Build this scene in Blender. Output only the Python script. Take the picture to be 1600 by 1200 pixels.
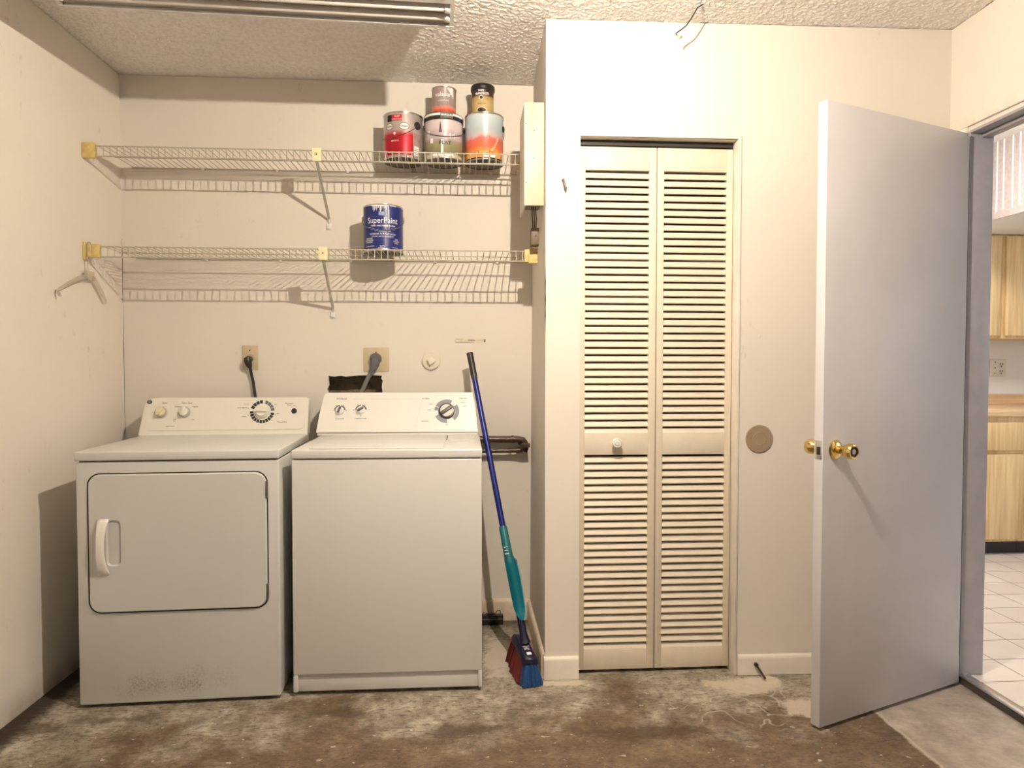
import bpy, bmesh, math, random
from mathutils import Vector, Matrix
random.seed(7)
for o in list(bpy.data.objects):
    bpy.data.objects.remove(o)
SC = bpy.context.scene
COL = SC.collection
PI = math.pi

# ------------------------------------------------------------------ camera
YAW, PITCH, ROLL, CAM_H, F_PX = 0.0666, -0.0297, 0.0006, 1.1836, 1077.7
fw = Vector((math.sin(YAW)*math.cos(PITCH), math.cos(YAW)*math.cos(PITCH), math.sin(PITCH)))
rt = Vector((math.cos(YAW), -math.sin(YAW), 0)); up = rt.cross(fw)
rt, up = rt*math.cos(ROLL)+up*math.sin(ROLL), up*math.cos(ROLL)-rt*math.sin(ROLL)
cam = bpy.data.cameras.new('camera'); cam.sensor_width = 36; cam.lens = F_PX/1600*36
cam.clip_start = 0.05
co = bpy.data.objects.new('camera', cam); COL.objects.link(co)
M = Matrix((rt, up, -fw)).transposed().to_4x4(); M.translation = (0, 0, CAM_H)
co.matrix_world = M
SC.camera = co

# ------------------------------------------------------------------ world, lights, exposure
SC.view_settings.view_transform = 'Standard'
SC.view_settings.look = 'None'
SC.view_settings.gamma = 1
SC.view_settings.exposure = -0.42
SC.view_settings.use_curve_mapping = False
W = bpy.data.worlds.new('world'); SC.world = W; W.use_nodes = True
bg = W.node_tree.nodes['Background']
bg.inputs[0].default_value = (0.62, 0.70, 0.95, 1); bg.inputs[1].default_value = 0.22
BULB = (0.26, 1.50, 2.243); BULB_POWER = 930; BULB_COL = (1.0, .865, .705)
KITCHEN_FILL = 130.0


def area(name, loc, rot, sx, sy, power, color):
    l = bpy.data.lights.new(name, 'AREA'); l.shape = 'RECTANGLE'; l.size = sx; l.size_y = sy
    l.energy = power; l.color = color
    o = bpy.data.objects.new(name, l); COL.objects.link(o); o.location = loc; o.rotation_euler = rot
    return o


# the bare bulb's light (its socket and glowing element are built further down)
bl = bpy.data.lights.new('bulb_light', 'POINT'); bl.energy = BULB_POWER; bl.color = BULB_COL; bl.shadow_soft_size = .008
blo = bpy.data.objects.new('bulb_light', bl); COL.objects.link(blo); blo.location = BULB
# daylight entering the kitchen from its window side
area('kitchen_window_light', (4.6, 1.3, 1.5), (math.radians(80), 0, math.radians(35)), 1.4, 1.2, 20, (0.92, 0.93, 1.0))

# ------------------------------------------------------------------ materials
MATS = {}


def nodes(name):
    m = bpy.data.materials.new(name); m.use_nodes = True
    nt = m.node_tree; b = nt.nodes['Principled BSDF']
    return m, nt, b


def link(nt, a, b): nt.links.new(a, b)


def coords(nt, scale=None, obj=True):
    tc = nt.nodes.new('ShaderNodeTexCoord')
    out = tc.outputs['Object' if obj else 'Generated']
    if scale:
        mp = nt.nodes.new('ShaderNodeMapping'); mp.inputs['Scale'].default_value = scale
        link(nt, out, mp.inputs[0]); out = mp.outputs[0]
    return out


def noise(nt, vec, scale, detail=4, rough=.55):
    n = nt.nodes.new('ShaderNodeTexNoise'); n.inputs['Scale'].default_value = scale
    n.inputs['Detail'].default_value = detail; n.inputs['Roughness'].default_value = rough
    link(nt, vec, n.inputs['Vector']); return n.outputs['Fac']


def ramp(nt, fac, stops, interp='LINEAR'):
    r = nt.nodes.new('ShaderNodeValToRGB'); r.color_ramp.interpolation = interp
    els = r.color_ramp.elements
    while len(els) < len(stops): els.new(.5)
    for e, (p, c) in zip(els, stops):
        e.position = p
        e.color = (*c, 1) if isinstance(c, (tuple, list)) else (c, c, c, 1)
    link(nt, fac, r.inputs[0]); return r.outputs[0]


def mix(nt, fac, a, b, mode='MIX'):
    m = nt.nodes.new('ShaderNodeMixRGB'); m.blend_type = mode
    for i, v in enumerate((fac, a, b)):
        if isinstance(v, (int, float)): m.inputs[i].default_value = v if i == 0 else (v, v, v, 1)
        elif isinstance(v, tuple): m.inputs[i].default_value = (*v[:3], 1)
        else: link(nt, v, m.inputs[i])
    return m.outputs[0]


def mth(nt, op, a, b=0.0, c=None):
    m = nt.nodes.new('ShaderNodeMath'); m.operation = op
    for i, v in enumerate((a, b, c)):
        if v is None: continue
        if isinstance(v, (int, float)): m.inputs[i].default_value = v
        else: link(nt, v, m.inputs[i])
    return m.outputs[0]


def sep(nt, vec):
    s = nt.nodes.new('ShaderNodeSeparateXYZ'); link(nt, vec, s.inputs[0]); return s.outputs


def bump(nt, b, h, strength=.3, dist=.002):
    n = nt.nodes.new('ShaderNodeBump'); n.inputs['Strength'].default_value = strength
    n.inputs['Distance'].default_value = dist
    link(nt, h, n.inputs['Height']); link(nt, n.outputs[0], b.inputs['Normal'])


def mat(name, color, rough=.5, metal=0.0, var=0.06, vscale=18, bmp=0.0, bscale=120, bdist=.001, spec=.5):
    """painted / plastic / metal surface with slight procedural colour variation"""
    if name in MATS: return MATS[name]
    m, nt, b = nodes(name)
    v = coords(nt)
    n = noise(nt, v, vscale)
    lo = tuple(c*(1-var) for c in color); hi = tuple(min(1, c*(1+var)) for c in color)
    link(nt, ramp(nt, n, [(.3, lo), (.7, hi)]), b.inputs['Base Color'])
    b.inputs['Roughness'].default_value = rough; b.inputs['Metallic'].default_value = metal
    b.inputs['Specular IOR Level'].default_value = spec
    if bmp: bump(nt, b, noise(nt, v, bscale, 6), bmp, bdist)
    MATS[name] = m; return m


def wall_mat(name, base, scuff=(.50, .42, .32), amount=.5, z_dirty=None):
    m, nt, b = nodes(name); v = coords(nt)
    big = noise(nt, v, 2.2, 5)
    c = ramp(nt, big, [(.3, tuple(x*.955 for x in base)), (.7, base)])
    sc = noise(nt, coords(nt, (1, 1, .55)), 26, 8, .7)
    patch = ramp(nt, noise(nt, v, 3.1, 2), [(.52, 0.0), (.68, 1.0)])
    spots = ramp(nt, sc, [(.60, 0.0), (.68, 1.0)])
    c = mix(nt, mth(nt, 'MULTIPLY', mth(nt, 'MULTIPLY', spots, patch), amount), c, scuff)
    if z_dirty:
        z = sep(nt, v)[2]
        d = nt.nodes.new('ShaderNodeMapRange'); d.inputs[1].default_value = 0; d.inputs[2].default_value = z_dirty
        d.inputs[3].default_value = 1; d.inputs[4].default_value = 0
        link(nt, z, d.inputs[0])
        c = mix(nt, mth(nt, 'MULTIPLY', d.outputs[0], mth(nt, 'MULTIPLY', noise(nt, v, 14, 6), 1.1)), c, (.30, .24, .17))
    link(nt, c, b.inputs['Base Color'])
    b.inputs['Roughness'].default_value = .6; b.inputs['Specular IOR Level'].default_value = .25
    bump(nt, b, noise(nt, v, 140, 3), .12, .001)
    MATS[name] = m; return m


WALL = wall_mat('wall_paint_cream', (.82, .765, .685), z_dirty=.10)
TRIM = mat('trim_paint', (.80, .74, .65), .45, bmp=.08, var=.08, vscale=9)
CLOSET = mat('closet_door_paint', (.76, .68, .545), .42, var=.04, bmp=.05)
APPL = mat('appliance_enamel_white', (.66, .665, .635), .30, var=.015, vscale=3)
APPL2 = mat('washer_enamel_white', (.70, .69, .655), .30, var=.015, vscale=3)
PANEL = mat('console_plastic_white', (.84, .81, .73), .35, var=.01)
DARK = mat('dark_gap', (.02, .018, .016), .8)
BLACK = mat('black_plastic', (.018, .017, .018), .4)
GREYP = mat('grey_print', (.15, .15, .16), .5)
CHROME = mat('chrome', (.75, .73, .70), .18, 1.0, var=.03)
STEEL = mat('can_tinplate', (.62, .60, .58), .28, 1.0, var=.05, vscale=40)
BRASS = mat('polished_brass', (.80, .60, .24), .16, 1.0, var=.05)
WIRE = mat('vinyl_coated_wire', (.50, .455, .36), .45, var=.08, vscale=60)
YPLAS = mat('yellowed_plastic', (.72, .56, .22), .5, var=.12, vscale=50)
YPALE = mat('pale_yellow_plastic', (.86, .82, .50), .5, var=.06, vscale=50)
BEIGE = mat('beige_plate_plastic', (.60, .50, .32), .45, var=.05)
GREYC = mat('grey_rubber_cord', (.20, .185, .165), .55)
COPPER = mat('dark_painted_copper', (.085, .050, .038), .35, .3, var=.4, vscale=45)
RUST = mat('rusty_iron', (.055, .028, .02), .8, .2, var=.4, vscale=90)
WHITEP = mat('white_plastic', (.82, .80, .76), .4)
WHITEL = mat('white_lettering', (.90, .89, .87), .5, var=.01)
REDL = mat('red_label', (.62, .03, .045), .35)
NAVY = mat('navy_label', (.012, .022, .165), .35, var=.1)
BLUEM = mat('blue_painted_steel', (.006, .014, .17), .35, .2, var=.06)
NAVYP = mat('navy_plastic', (.009, .008, .035), .35)
TEALD = mat('dark_teal_plastic', (.012, .155, .185), .4)
TEAL = mat('teal_plastic', (.008, .26, .36), .38)
TEALL = mat('pale_teal_plastic', (.22, .42, .45), .4)
BRISB = mat('blue_bristles', (.015, .065, .20), .6, var=.25, vscale=160)
BRISR = mat('red_bristles', (.11, .010, .008), .6, var=.25, vscale=160)
ALU = mat('brushed_aluminium', (.72, .72, .74), .32, 1.0, var=.08, vscale=30, bmp=.1)


def ceiling_mat():
    m, nt, b = nodes('popcorn_ceiling'); v = coords(nt)
    n1 = noise(nt, v, 78, 3, .6)
    vo = nt.nodes.new('ShaderNodeTexVoronoi'); vo.inputs['Scale'].default_value = 62; link(nt, v, vo.inputs['Vector'])
    h = mth(nt, 'ADD', n1, mth(nt, 'MULTIPLY', vo.outputs['Distance'], -.5))
    c = ramp(nt, n1, [(.3, (.80, .765, .71)), (.6, (.93, .90, .86))])
    link(nt, c, b.inputs['Base Color']); b.inputs['Roughness'].default_value = .9
    b.inputs['Specular IOR Level'].default_value = .1
    bump(nt, b, h, .6, .010)
    return m


def floor_mat():
    m, nt, b = nodes('stained_concrete'); v = coords(nt); x, y, z = sep(nt, v)
    n = noise(nt, v, 3.0, 8, .62); n2 = noise(nt, v, 9, 9, .7); n3 = noise(nt, coords(nt, (1, 2.2, 1)), 34, 8, .72)
    brown = ramp(nt, n2, [(.28, (.095, .062, .038)), (.5, (.165, .115, .072)), (.72, (.28, .21, .14))])
    grey = ramp(nt, n2, [(.28, (.16, .135, .10)), (.48, (.33, .285, .22)), (.68, (.60, .54, .45))])
    # wear: bare dusty concrete towards the walls, brown varnish stain further out
    w = mth(nt, 'ADD', mth(nt, 'MULTIPLY', mth(nt, 'SUBTRACT', y, 2.26), 4.0), mth(nt, 'MULTIPLY', mth(nt, 'SUBTRACT', n, .5), 7.5))
    wl = mth(nt, 'MULTIPLY', mth(nt, 'SUBTRACT', -.95, x), 1.6)
    w = mth(nt, 'ADD', w, mth(nt, 'MAXIMUM', wl, 0.0))
    wc = nt.nodes.new('ShaderNodeClamp'); link(nt, mth(nt, 'ADD', w, .40), wc.inputs[0])
    c = mix(nt, wc.outputs[0], brown, grey)
    # fine grime
    c = mix(nt, ramp(nt, n3, [(.36, .85), (.50, 0.0)]), c, (.085, .058, .036))
    n4 = noise(nt, coords(nt, (1, 1.6, 1)), 75, 8, .78)
    c = mix(nt, 1.0, c, ramp(nt, n4, [(.32, (.60, .56, .50)), (.50, (1, 1, 1)), (.66, (1.0, 1.0, 1.0))]), 'MULTIPLY')
    c = mix(nt, ramp(nt, n4, [(.58, 0.0), (.68, .40)]), c, (.52, .47, .38))
    # white paint flecks and spills by the closet
    sp = ramp(nt, noise(nt, coords(nt, (1, 1.8, 1)), 26, 5, .6), [(.655, 0.0), (.675, 1.0)])
    c = mix(nt, mth(nt, 'MULTIPLY', sp, .7), c, (.70, .64, .54))

    def blob(cx, cy, rx, ry, hard, th):
        dx = mth(nt, 'DIVIDE', mth(nt, 'SUBTRACT', x, cx), rx); dy = mth(nt, 'DIVIDE', mth(nt, 'SUBTRACT', y, cy), ry)
        r = mth(nt, 'SQRT', mth(nt, 'ADD', mth(nt, 'MULTIPLY', dx, dx), mth(nt, 'MULTIPLY', dy, dy)))
        r = mth(nt, 'ADD', r, mth(nt, 'MULTIPLY', mth(nt, 'SUBTRACT', n2, .5), 2.4))
        return ramp(nt, r, [(th-hard, 1.0), (th+hard, 0.0)])
    for cx, cy, rx, ry in ((.37, 2.505, .15, .05), (1.10, 2.475, .09, .045), (1.02, 2.44, .22, .10), (1.18, 2.27, .17, .10), (.13, 2.75, .10, .30)):
        c = mix(nt, mth(nt, 'MULTIPLY', blob(cx, cy, rx, ry, .12, .62), .8), c, (.66, .58, .47))
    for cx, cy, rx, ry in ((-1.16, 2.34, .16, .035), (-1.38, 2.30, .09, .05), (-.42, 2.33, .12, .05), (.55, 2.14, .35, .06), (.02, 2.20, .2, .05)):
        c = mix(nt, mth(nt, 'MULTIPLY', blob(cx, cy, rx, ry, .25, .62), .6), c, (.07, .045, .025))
    # thin curling drips of paint
    vo = nt.nodes.new('ShaderNodeTexNoise'); vo.inputs['Scale'].default_value = 5.5; vo.inputs['Detail'].default_value = 2
    link(nt, v, vo.inputs['Vector'])
    ln = mth(nt, 'ABSOLUTE', mth(nt, 'SUBTRACT', vo.outputs['Fac'], .5))
    lm = mth(nt, 'MULTIPLY', ramp(nt, ln, [(.004, 1.0), (.010, 0.0)]), blob(1.0, 2.30, .32, .16, .2, .8))
    c = mix(nt, mth(nt, 'MULTIPLY', lm, .45), c, (.66, .60, .51))
    # lighter floor tone by the kitchen step, with a ragged pale seam
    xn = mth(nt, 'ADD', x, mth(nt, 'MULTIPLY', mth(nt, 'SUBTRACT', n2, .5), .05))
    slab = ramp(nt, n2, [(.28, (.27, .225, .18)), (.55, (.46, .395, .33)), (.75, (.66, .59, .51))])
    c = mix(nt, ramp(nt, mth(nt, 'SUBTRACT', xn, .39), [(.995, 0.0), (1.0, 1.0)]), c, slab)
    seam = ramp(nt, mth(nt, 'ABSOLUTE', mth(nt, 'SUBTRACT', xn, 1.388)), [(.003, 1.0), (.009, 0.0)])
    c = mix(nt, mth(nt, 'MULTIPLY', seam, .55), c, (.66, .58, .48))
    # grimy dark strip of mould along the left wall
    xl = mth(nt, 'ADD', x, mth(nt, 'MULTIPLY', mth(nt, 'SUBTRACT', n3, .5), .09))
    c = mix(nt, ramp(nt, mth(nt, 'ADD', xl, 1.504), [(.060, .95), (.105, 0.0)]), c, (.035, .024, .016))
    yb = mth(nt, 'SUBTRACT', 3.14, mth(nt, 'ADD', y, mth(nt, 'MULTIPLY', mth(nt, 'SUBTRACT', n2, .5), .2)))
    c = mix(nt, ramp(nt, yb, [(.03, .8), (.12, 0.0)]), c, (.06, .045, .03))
    crk = mth(nt, 'ABSOLUTE', mth(nt, 'SUBTRACT', mth(nt, 'ADD', y, mth(nt, 'MULTIPLY', n2, .08)), 2.39))
    crk = mth(nt, 'MULTIPLY', ramp(nt, crk, [(.004, 1.0), (.012, 0.0)]), ramp(nt, x, [(-1, 1.0), (0, 0.0)]))
    link(nt, c, b.inputs['Base Color'])
    b.inputs['Roughness'].default_value = .62; b.inputs['Specular IOR Level'].default_value = .35
    bump(nt, b, mth(nt, 'ADD', n3, mth(nt, 'MULTIPLY', n, .6)), .6, .008)
    return m


def tile_mat():
    m, nt, b = nodes('white_floor_tile'); v = coords(nt)
    mp = nt.nodes.new('ShaderNodeMapping'); mp.inputs['Location'].default_value = (-2.055+.203*8, -2.353+.18*12, 0)
    link(nt, v, mp.inputs[0])
    br = nt.nodes.new('ShaderNodeTexBrick'); br.offset = 0; br.squash = 1
    br.inputs['Scale'].default_value = 1; br.inputs['Brick Width'].default_value = .203
    br.inputs['Row Height'].default_value = .18; br.inputs['Mortar Size'].default_value = .0028
    br.inputs['Mortar Smooth'].default_value = .2
    br.inputs['Color1'].default_value = (.80, .74, .69, 1); br.inputs['Color2'].default_value = (.72, .65, .60, 1)
    br.inputs['Mortar'].default_value = (.12, .09, .07, 1)
    link(nt, mp.outputs[0], br.inputs['Vector'])
    c = mix(nt, .16, br.outputs['Color'], ramp(nt, noise(nt, v, 7), [(.3, (.6, .52, .47)), (.7, (.95, .93, .9))]))
    link(nt, c, b.inputs['Base Color']); b.inputs['Roughness'].default_value = .28
    return m


def wood_mat(name, c1, c2, horiz=False):
    m, nt, b = nodes(name)
    v = coords(nt, (1, 1, .045) if not horiz else (.05, 1, 1))
    n = noise(nt, v, 55, 6, .6); n2 = noise(nt, v, 12, 3)
    c = ramp(nt, mth(nt, 'ADD', mth(nt, 'MULTIPLY', n, .6), mth(nt, 'MULTIPLY', n2, .5)), [(.40, c1), (.68, c2)])
    link(nt, c, b.inputs['Base Color']); b.inputs['Roughness'].default_value = .45
    MATS[name] = m; return m


OAK = wood_mat('light_oak', (.60, .38, .16), (.88, .68, .38))
OAKH = wood_mat('butcher_wood_top', (.55, .34, .17), (.84, .62, .38), True)
PLY = wood_mat('painted_plywood', (.60, .51, .36), (.72, .63, .48))
PLYW = mat('plywood_painted_edge', (.80, .75, .66), .5)


def dryer_front_mat():
    m, nt, b = nodes('dryer_enamel_scuffed'); v = coords(nt); x, y, z = sep(nt, v)
    n = noise(nt, v, 130, 8, .8); big = noise(nt, v, 9, 3)
    zz = ramp(nt, z, [(.02, 0.0), (.065, 1.0), (.09, .8), (.16, 0.0)])
    xx = ramp(nt, x, [(.06, 0.0), (.16, 1.0), (.40, 1.0), (.56, 0.0)])
    k = mth(nt, 'MULTIPLY', mth(nt, 'MULTIPLY', zz, xx), ramp(nt, big, [(.42, .25), (.6, 1.0)]))
    k = mth(nt, 'MULTIPLY', k, ramp(nt, n, [(.46, .12), (.60, 1.0)]))
    c = mix(nt, mth(nt, 'MULTIPLY', k, .75), (.66, .665, .635), (.20, .165, .14))
    link(nt, c, b.inputs['Base Color']); b.inputs['Roughness'].default_value = .3
    MATS['dryer_front'] = m; return m


DRYF = dryer_front_mat()


def banded(name, stops, scale=1.0, rough=.35, metal=0.0, ns=60, amp=.25, axis=2, zlen=.2):
    """label colours that change with height, broken up by noise"""
    m, nt, b = nodes(name); v = coords(nt); s = sep(nt, v)
    f = mth(nt, 'DIVIDE', s[axis], zlen)
    f = mth(nt, 'ADD', f, mth(nt, 'MULTIPLY', mth(nt, 'SUBTRACT', noise(nt, v, ns, 5, .65), .5), amp))
    link(nt, ramp(nt, f, stops), b.inputs['Base Color'])
    b.inputs['Roughness'].default_value = rough; b.inputs['Metallic'].default_value = metal
    return m


# ------------------------------------------------------------------ geometry helpers
class G:
    """collects shapes into one bmesh; self.m is the current material slot"""

    def __init__(self): self.bm = bmesh.new(); self.mats = []; self.idx = 0

    def use(self, m):
        if m not in self.mats: self.mats.append(m)
        self.idx = self.mats.index(m); return self

    def _tag(self, faces):
        for f in faces: f.material_index = self.idx

    def box(self, x0, x1, y0, y1, z0, z1, bev=0, seg=2, M=None):
        r = bmesh.ops.create_cube(self.bm, size=1)
        vs = r['verts']
        for v in vs:
            v.co = Vector(((x0+x1)/2+v.co.x*(x1-x0), (y0+y1)/2+v.co.y*(y1-y0), (z0+z1)/2+v.co.z*(z1-z0)))
        fs = {f for v in vs for f in v.link_faces}; self._tag(fs)
        if bev:
            es = list({e for v in vs for e in v.link_edges})
            rr = bmesh.ops.bevel(self.bm, geom=es+vs, offset=bev, segments=seg, profile=.5, affect='EDGES')
            vs = [v for v in rr['verts']]; self._tag(rr['faces'])
        if M: bmesh.ops.transform(self.bm, matrix=M, verts=vs)
        return vs

    def poly(self, pts):
        vs = [self.bm.verts.new(p) for p in pts]; f = self.bm.faces.new(vs); self._tag([f]); return f

    def prism(self, pts, d, M=None):
        """pts: 3D planar outline; extruded by vector d"""
        d = Vector(d)
        a = [self.bm.verts.new(Vector(p)) for p in pts]; b = [self.bm.verts.new(Vector(p)+d) for p in pts]
        fs = [self.bm.faces.new(a), self.bm.faces.new(b[::-1])]
        n = len(a)
        for i in range(n): fs.append(self.bm.faces.new((a[i], b[i], b[(i+1) % n], a[(i+1) % n])))
        self._tag(fs)
        if M: bmesh.ops.transform(self.bm, matrix=M, verts=a+b)
        return a+b

    def tube(self, pts, r, n=10, caps=True, rads=None):
        pts = [Vector(p) for p in pts]; rings = []
        prev = None
        for i, p in enumerate(pts):
            if i == 0: t = pts[1]-p
            elif i == len(pts)-1: t = p-pts[i-1]
            else: t = (pts[i+1]-p).normalized()+(p-pts[i-1]).normalized()
            t.normalize()
            if prev is None:
                a = t.cross(Vector((0, 0, 1)))
                if a.length < 1e-3: a = t.cross(Vector((1, 0, 0)))
                a.normalize()
            else:
                a = (prev-t*prev.dot(t)); a.normalize()
            prev = a; b = t.cross(a)
            rr = rads[i] if rads else r
            rings.append([self.bm.verts.new(p+(a*math.cos(2*PI*k/n)+b*math.sin(2*PI*k/n))*rr) for k in range(n)])
        fs = []
        for i in range(len(rings)-1):
            for k in range(n):
                fs.append(self.bm.faces.new((rings[i][k], rings[i][(k+1) % n], rings[i+1][(k+1) % n], rings[i+1][k])))
        if caps:
            fs.append(self.bm.faces.new(rings[0][::-1])); fs.append(self.bm.faces.new(rings[-1]))
        self._tag(fs)

    def lathe(self, prof, n=40, M=None, c0=True, c1=True):
        """prof: list of (r, z) about the local z axis"""
        rings = []
        for r, z in prof:
            if r < 1e-6: rings.append([self.bm.verts.new((0, 0, z))])
            else: rings.append([self.bm.verts.new((r*math.cos(2*PI*k/n), r*math.sin(2*PI*k/n), z)) for k in range(n)])
        fs = []
        for i in range(len(rings)-1):
            A, B = rings[i], rings[i+1]
            for k in range(n):
                j = (k+1) % n
                if len(A) == 1 and len(B) == 1: continue
                if len(A) == 1: fs.append(self.bm.faces.new((A[0], B[j], B[k])))
                elif len(B) == 1: fs.append(self.bm.faces.new((A[k], A[j], B[0])))
                else: fs.append(self.bm.faces.new((A[k], A[j], B[j], B[k])))
        if len(rings[0]) > 1 and c0: fs.append(self.bm.faces.new(rings[0][::-1]))
        if len(rings[-1]) > 1 and c1: fs.append(self.bm.faces.new(rings[-1]))
        self._tag(fs)
        if M: bmesh.ops.transform(self.bm, matrix=M, verts=[v for r in rings for v in r])

    def patch(self, r, a0, a1, z0, z1, n=14, th=.0004):
        """thin curved sheet on a cylinder; angle 0 looks towards -y"""
        rows = []
        for k in range(n+1):
            a = a0+(a1-a0)*k/n
            rows.append([self.bm.verts.new((rr*math.sin(a), -rr*math.cos(a), z)) for rr, z in ((r, z0), (r+th, z0), (r+th, z1), (r, z1))])
        fs = []
        for k in range(n):
            A, B = rows[k], rows[k+1]
            for i in range(4): fs.append(self.bm.faces.new((A[i], B[i], B[(i+1) % 4], A[(i+1) % 4])))
        fs.append(self.bm.faces.new(rows[0])); fs.append(self.bm.faces.new(rows[-1][::-1]))
        self._tag(fs)

    def disc_on_cyl(self, r, a, z, ru, rv, th=.0006, n=24, inner=0.0):
        """ellipse lying on the cylinder (ring if inner)"""
        def P(u, v, rr): return (rr*math.sin(a+u/r), -rr*math.cos(a+u/r), z+v)
        o = [self.bm.verts.new(P(ru*math.cos(2*PI*k/n), rv*math.sin(2*PI*k/n), r+th)) for k in range(n)]
        if inner:
            i_ = [self.bm.verts.new(P(ru*inner*math.cos(2*PI*k/n), rv*inner*math.sin(2*PI*k/n), r+th)) for k in range(n)]
            self._tag([self.bm.faces.new((o[k], o[(k+1) % n], i_[(k+1) % n], i_[k])) for k in range(n)])
        else:
            c = self.bm.verts.new(P(0, 0, r+th))
            self._tag([self.bm.faces.new((o[k], o[(k+1) % n], c)) for k in range(n)])

    def text(self, s, size, fn, bold=0.0, sx=1.0, align='CENTER'):
        vs, fs = text_mesh(s, size, bold, sx, align)
        bv = [self.bm.verts.new(fn(x, y)) for x, y in vs]; out = []
        for f in fs:
            try: out.append(self.bm.faces.new([bv[i] for i in f]))
            except ValueError: pass
        self._tag(out)

    def build(self, name, parent=None, smooth=True, ang=35, mats=None, recalc=True, loc=None):
        if recalc: bmesh.ops.recalc_face_normals(self.bm, faces=self.bm.faces)
        me = bpy.data.meshes.new(name); self.bm.to_mesh(me); self.bm.free()
        for m in (mats or self.mats): me.materials.append(m)
        if smooth:
            me.polygons.foreach_set('use_smooth', [True]*len(me.polygons))
            me.set_sharp_from_angle(angle=math.radians(ang))
        o = bpy.data.objects.new(name, me); COL.objects.link(o)
        if parent: o.parent = parent
        if loc: o.location = loc
        return o


_TX = {}


def text_mesh(s, size, bold=0.0, sx=1.0, align='CENTER'):
    key = (s, size, bold, sx, align)
    if key in _TX: return _TX[key]
    cu = bpy.data.curves.new('t', 'FONT'); cu.body = s; cu.size = size; cu.align_x = align; cu.align_y = 'CENTER'
    cu.offset = bold*size; cu.resolution_u = 3
    ob = bpy.data.objects.new('t', cu); COL.objects.link(ob)
    dg = bpy.context.evaluated_depsgraph_get(); dg.update()
    me = bpy.data.meshes.new_from_object(ob.evaluated_get(dg))
    vs = [(v.co.x*sx, v.co.y) for v in me.vertices]; fs = [tuple(p.vertices) for p in me.polygons]
    bpy.data.objects.remove(ob); bpy.data.curves.remove(cu); bpy.data.meshes.remove(me)
    _TX[key] = (vs, fs); return vs, fs


def tag(o, label=None, cat=None, group=None, kind=None):
    if label: o['label'] = label
    if cat: o['category'] = cat
    if group: o['group'] = group
    if kind: o['kind'] = kind
    return o


def empty(name, loc, rz=0, **k):
    o = bpy.data.objects.new(name, None); COL.objects.link(o); o.location = loc; o.rotation_euler = (0, 0, rz)
    o.empty_display_size = .05
    return tag(o, **k)


def one(name, g, m=None, parent=None, label=None, cat=None, group=None, kind=None, loc=None, **k):
    o = g.build(name, parent, loc=loc, mats=[m] if m else None, **k)
    return tag(o, label, cat, group, kind)


def sheet(axis, c, outline, holes, thick, name, m, label, tilt=None):
    """wall slab: planar outline with polygonal holes, extruded by thick along axis ('x','y').
    outline/holes are lists of (u, z); tilt maps u,z -> extra offset along axis"""
    bm = bmesh.new(); edges = []
    tl = tilt or (lambda u, z: 0)

    def P(u, z): return (c+tl(u, z), u, z) if axis == 'x' else (u, c+tl(u, z), z)
    for loop in [outline]+holes:
        vs = [bm.verts.new(P(u, z)) for u, z in loop]
        for i in range(len(vs)): edges.append(bm.edges.new((vs[i], vs[(i+1) % len(vs)])))
    bmesh.ops.triangle_fill(bm, use_beauty=True, use_dissolve=False, edges=edges)
    r = bmesh.ops.extrude_face_region(bm, geom=bm.faces[:])
    d = Vector((thick, 0, 0)) if axis == 'x' else Vector((0, thick, 0))
    bmesh.ops.translate(bm, vec=d, verts=[g for g in r['geom'] if isinstance(g, bmesh.types.BMVert)])
    bmesh.ops.recalc_face_normals(bm, faces=bm.faces)
    me = bpy.data.meshes.new(name); bm.to_mesh(me); bm.free(); me.materials.append(m)
    o = bpy.data.objects.new(name, me); COL.objects.link(o)
    return tag(o, label, 'wall' if 'wall' in name else None, kind='structure')


def struct(name, g, m=None, label=None, cat=None, **k):
    return one(name, g, m, label=label, cat=cat, kind='structure', **k)


# ------------------------------------------------------------------ the room
XL, XR, XW, YB, YF, H = -1.504, .2935, 1.828, 3.147, 2.542, 2.44
T = .012


def fy(x): return YF-.0145*(x-XR)       # the closet wall runs very slightly towards the camera on the right


g = G(); g.box(-1.62, XW-.006, -2.2, 3.3, -.08, 0)
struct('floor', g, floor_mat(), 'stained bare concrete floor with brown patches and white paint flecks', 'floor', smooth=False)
from mathutils import noise as mn
g = G(); g.box(-1.62, XW+.09, -2.2, 3.3, H+.006, H+.06)
PX0, PX1, PY0, PY1, ST = XL-.01, XW+.006, 1.85, YB+.01, .0038
NX, NY = int((PX1-PX0)/ST), int((PY1-PY0)/ST)
rows = []
for j in range(NY+1):
    y = PY0+(PY1-PY0)*j/NY; row = []
    for i in range(NX+1):
        x = PX0+(PX1-PX0)*i/NX
        n = mn.noise((x*98, y*98, .3))+.55*mn.noise((x*180, y*180, 4.1))
        row.append(g.bm.verts.new((x, y, H+.003-max(0.0, n+.12)*.0046)))
    rows.append(row)
for j in range(NY):
    a, b_ = rows[j], rows[j+1]
    for i in range(NX): g.bm.faces.new((a[i], b_[i], b_[i+1], a[i+1]))
struct('ceiling', g, ceiling_mat(), 'cream popcorn textured ceiling', 'ceiling', ang=80, recalc=False)
sheet('x', XL, [(-2.2, 0), (3.25, 0), (3.25, H), (-2.2, H)], [], -.1, 'wall_left', WALL, 'cream side wall beside the dryer, with scuffs')
random.seed(3)
hole = []
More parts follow.
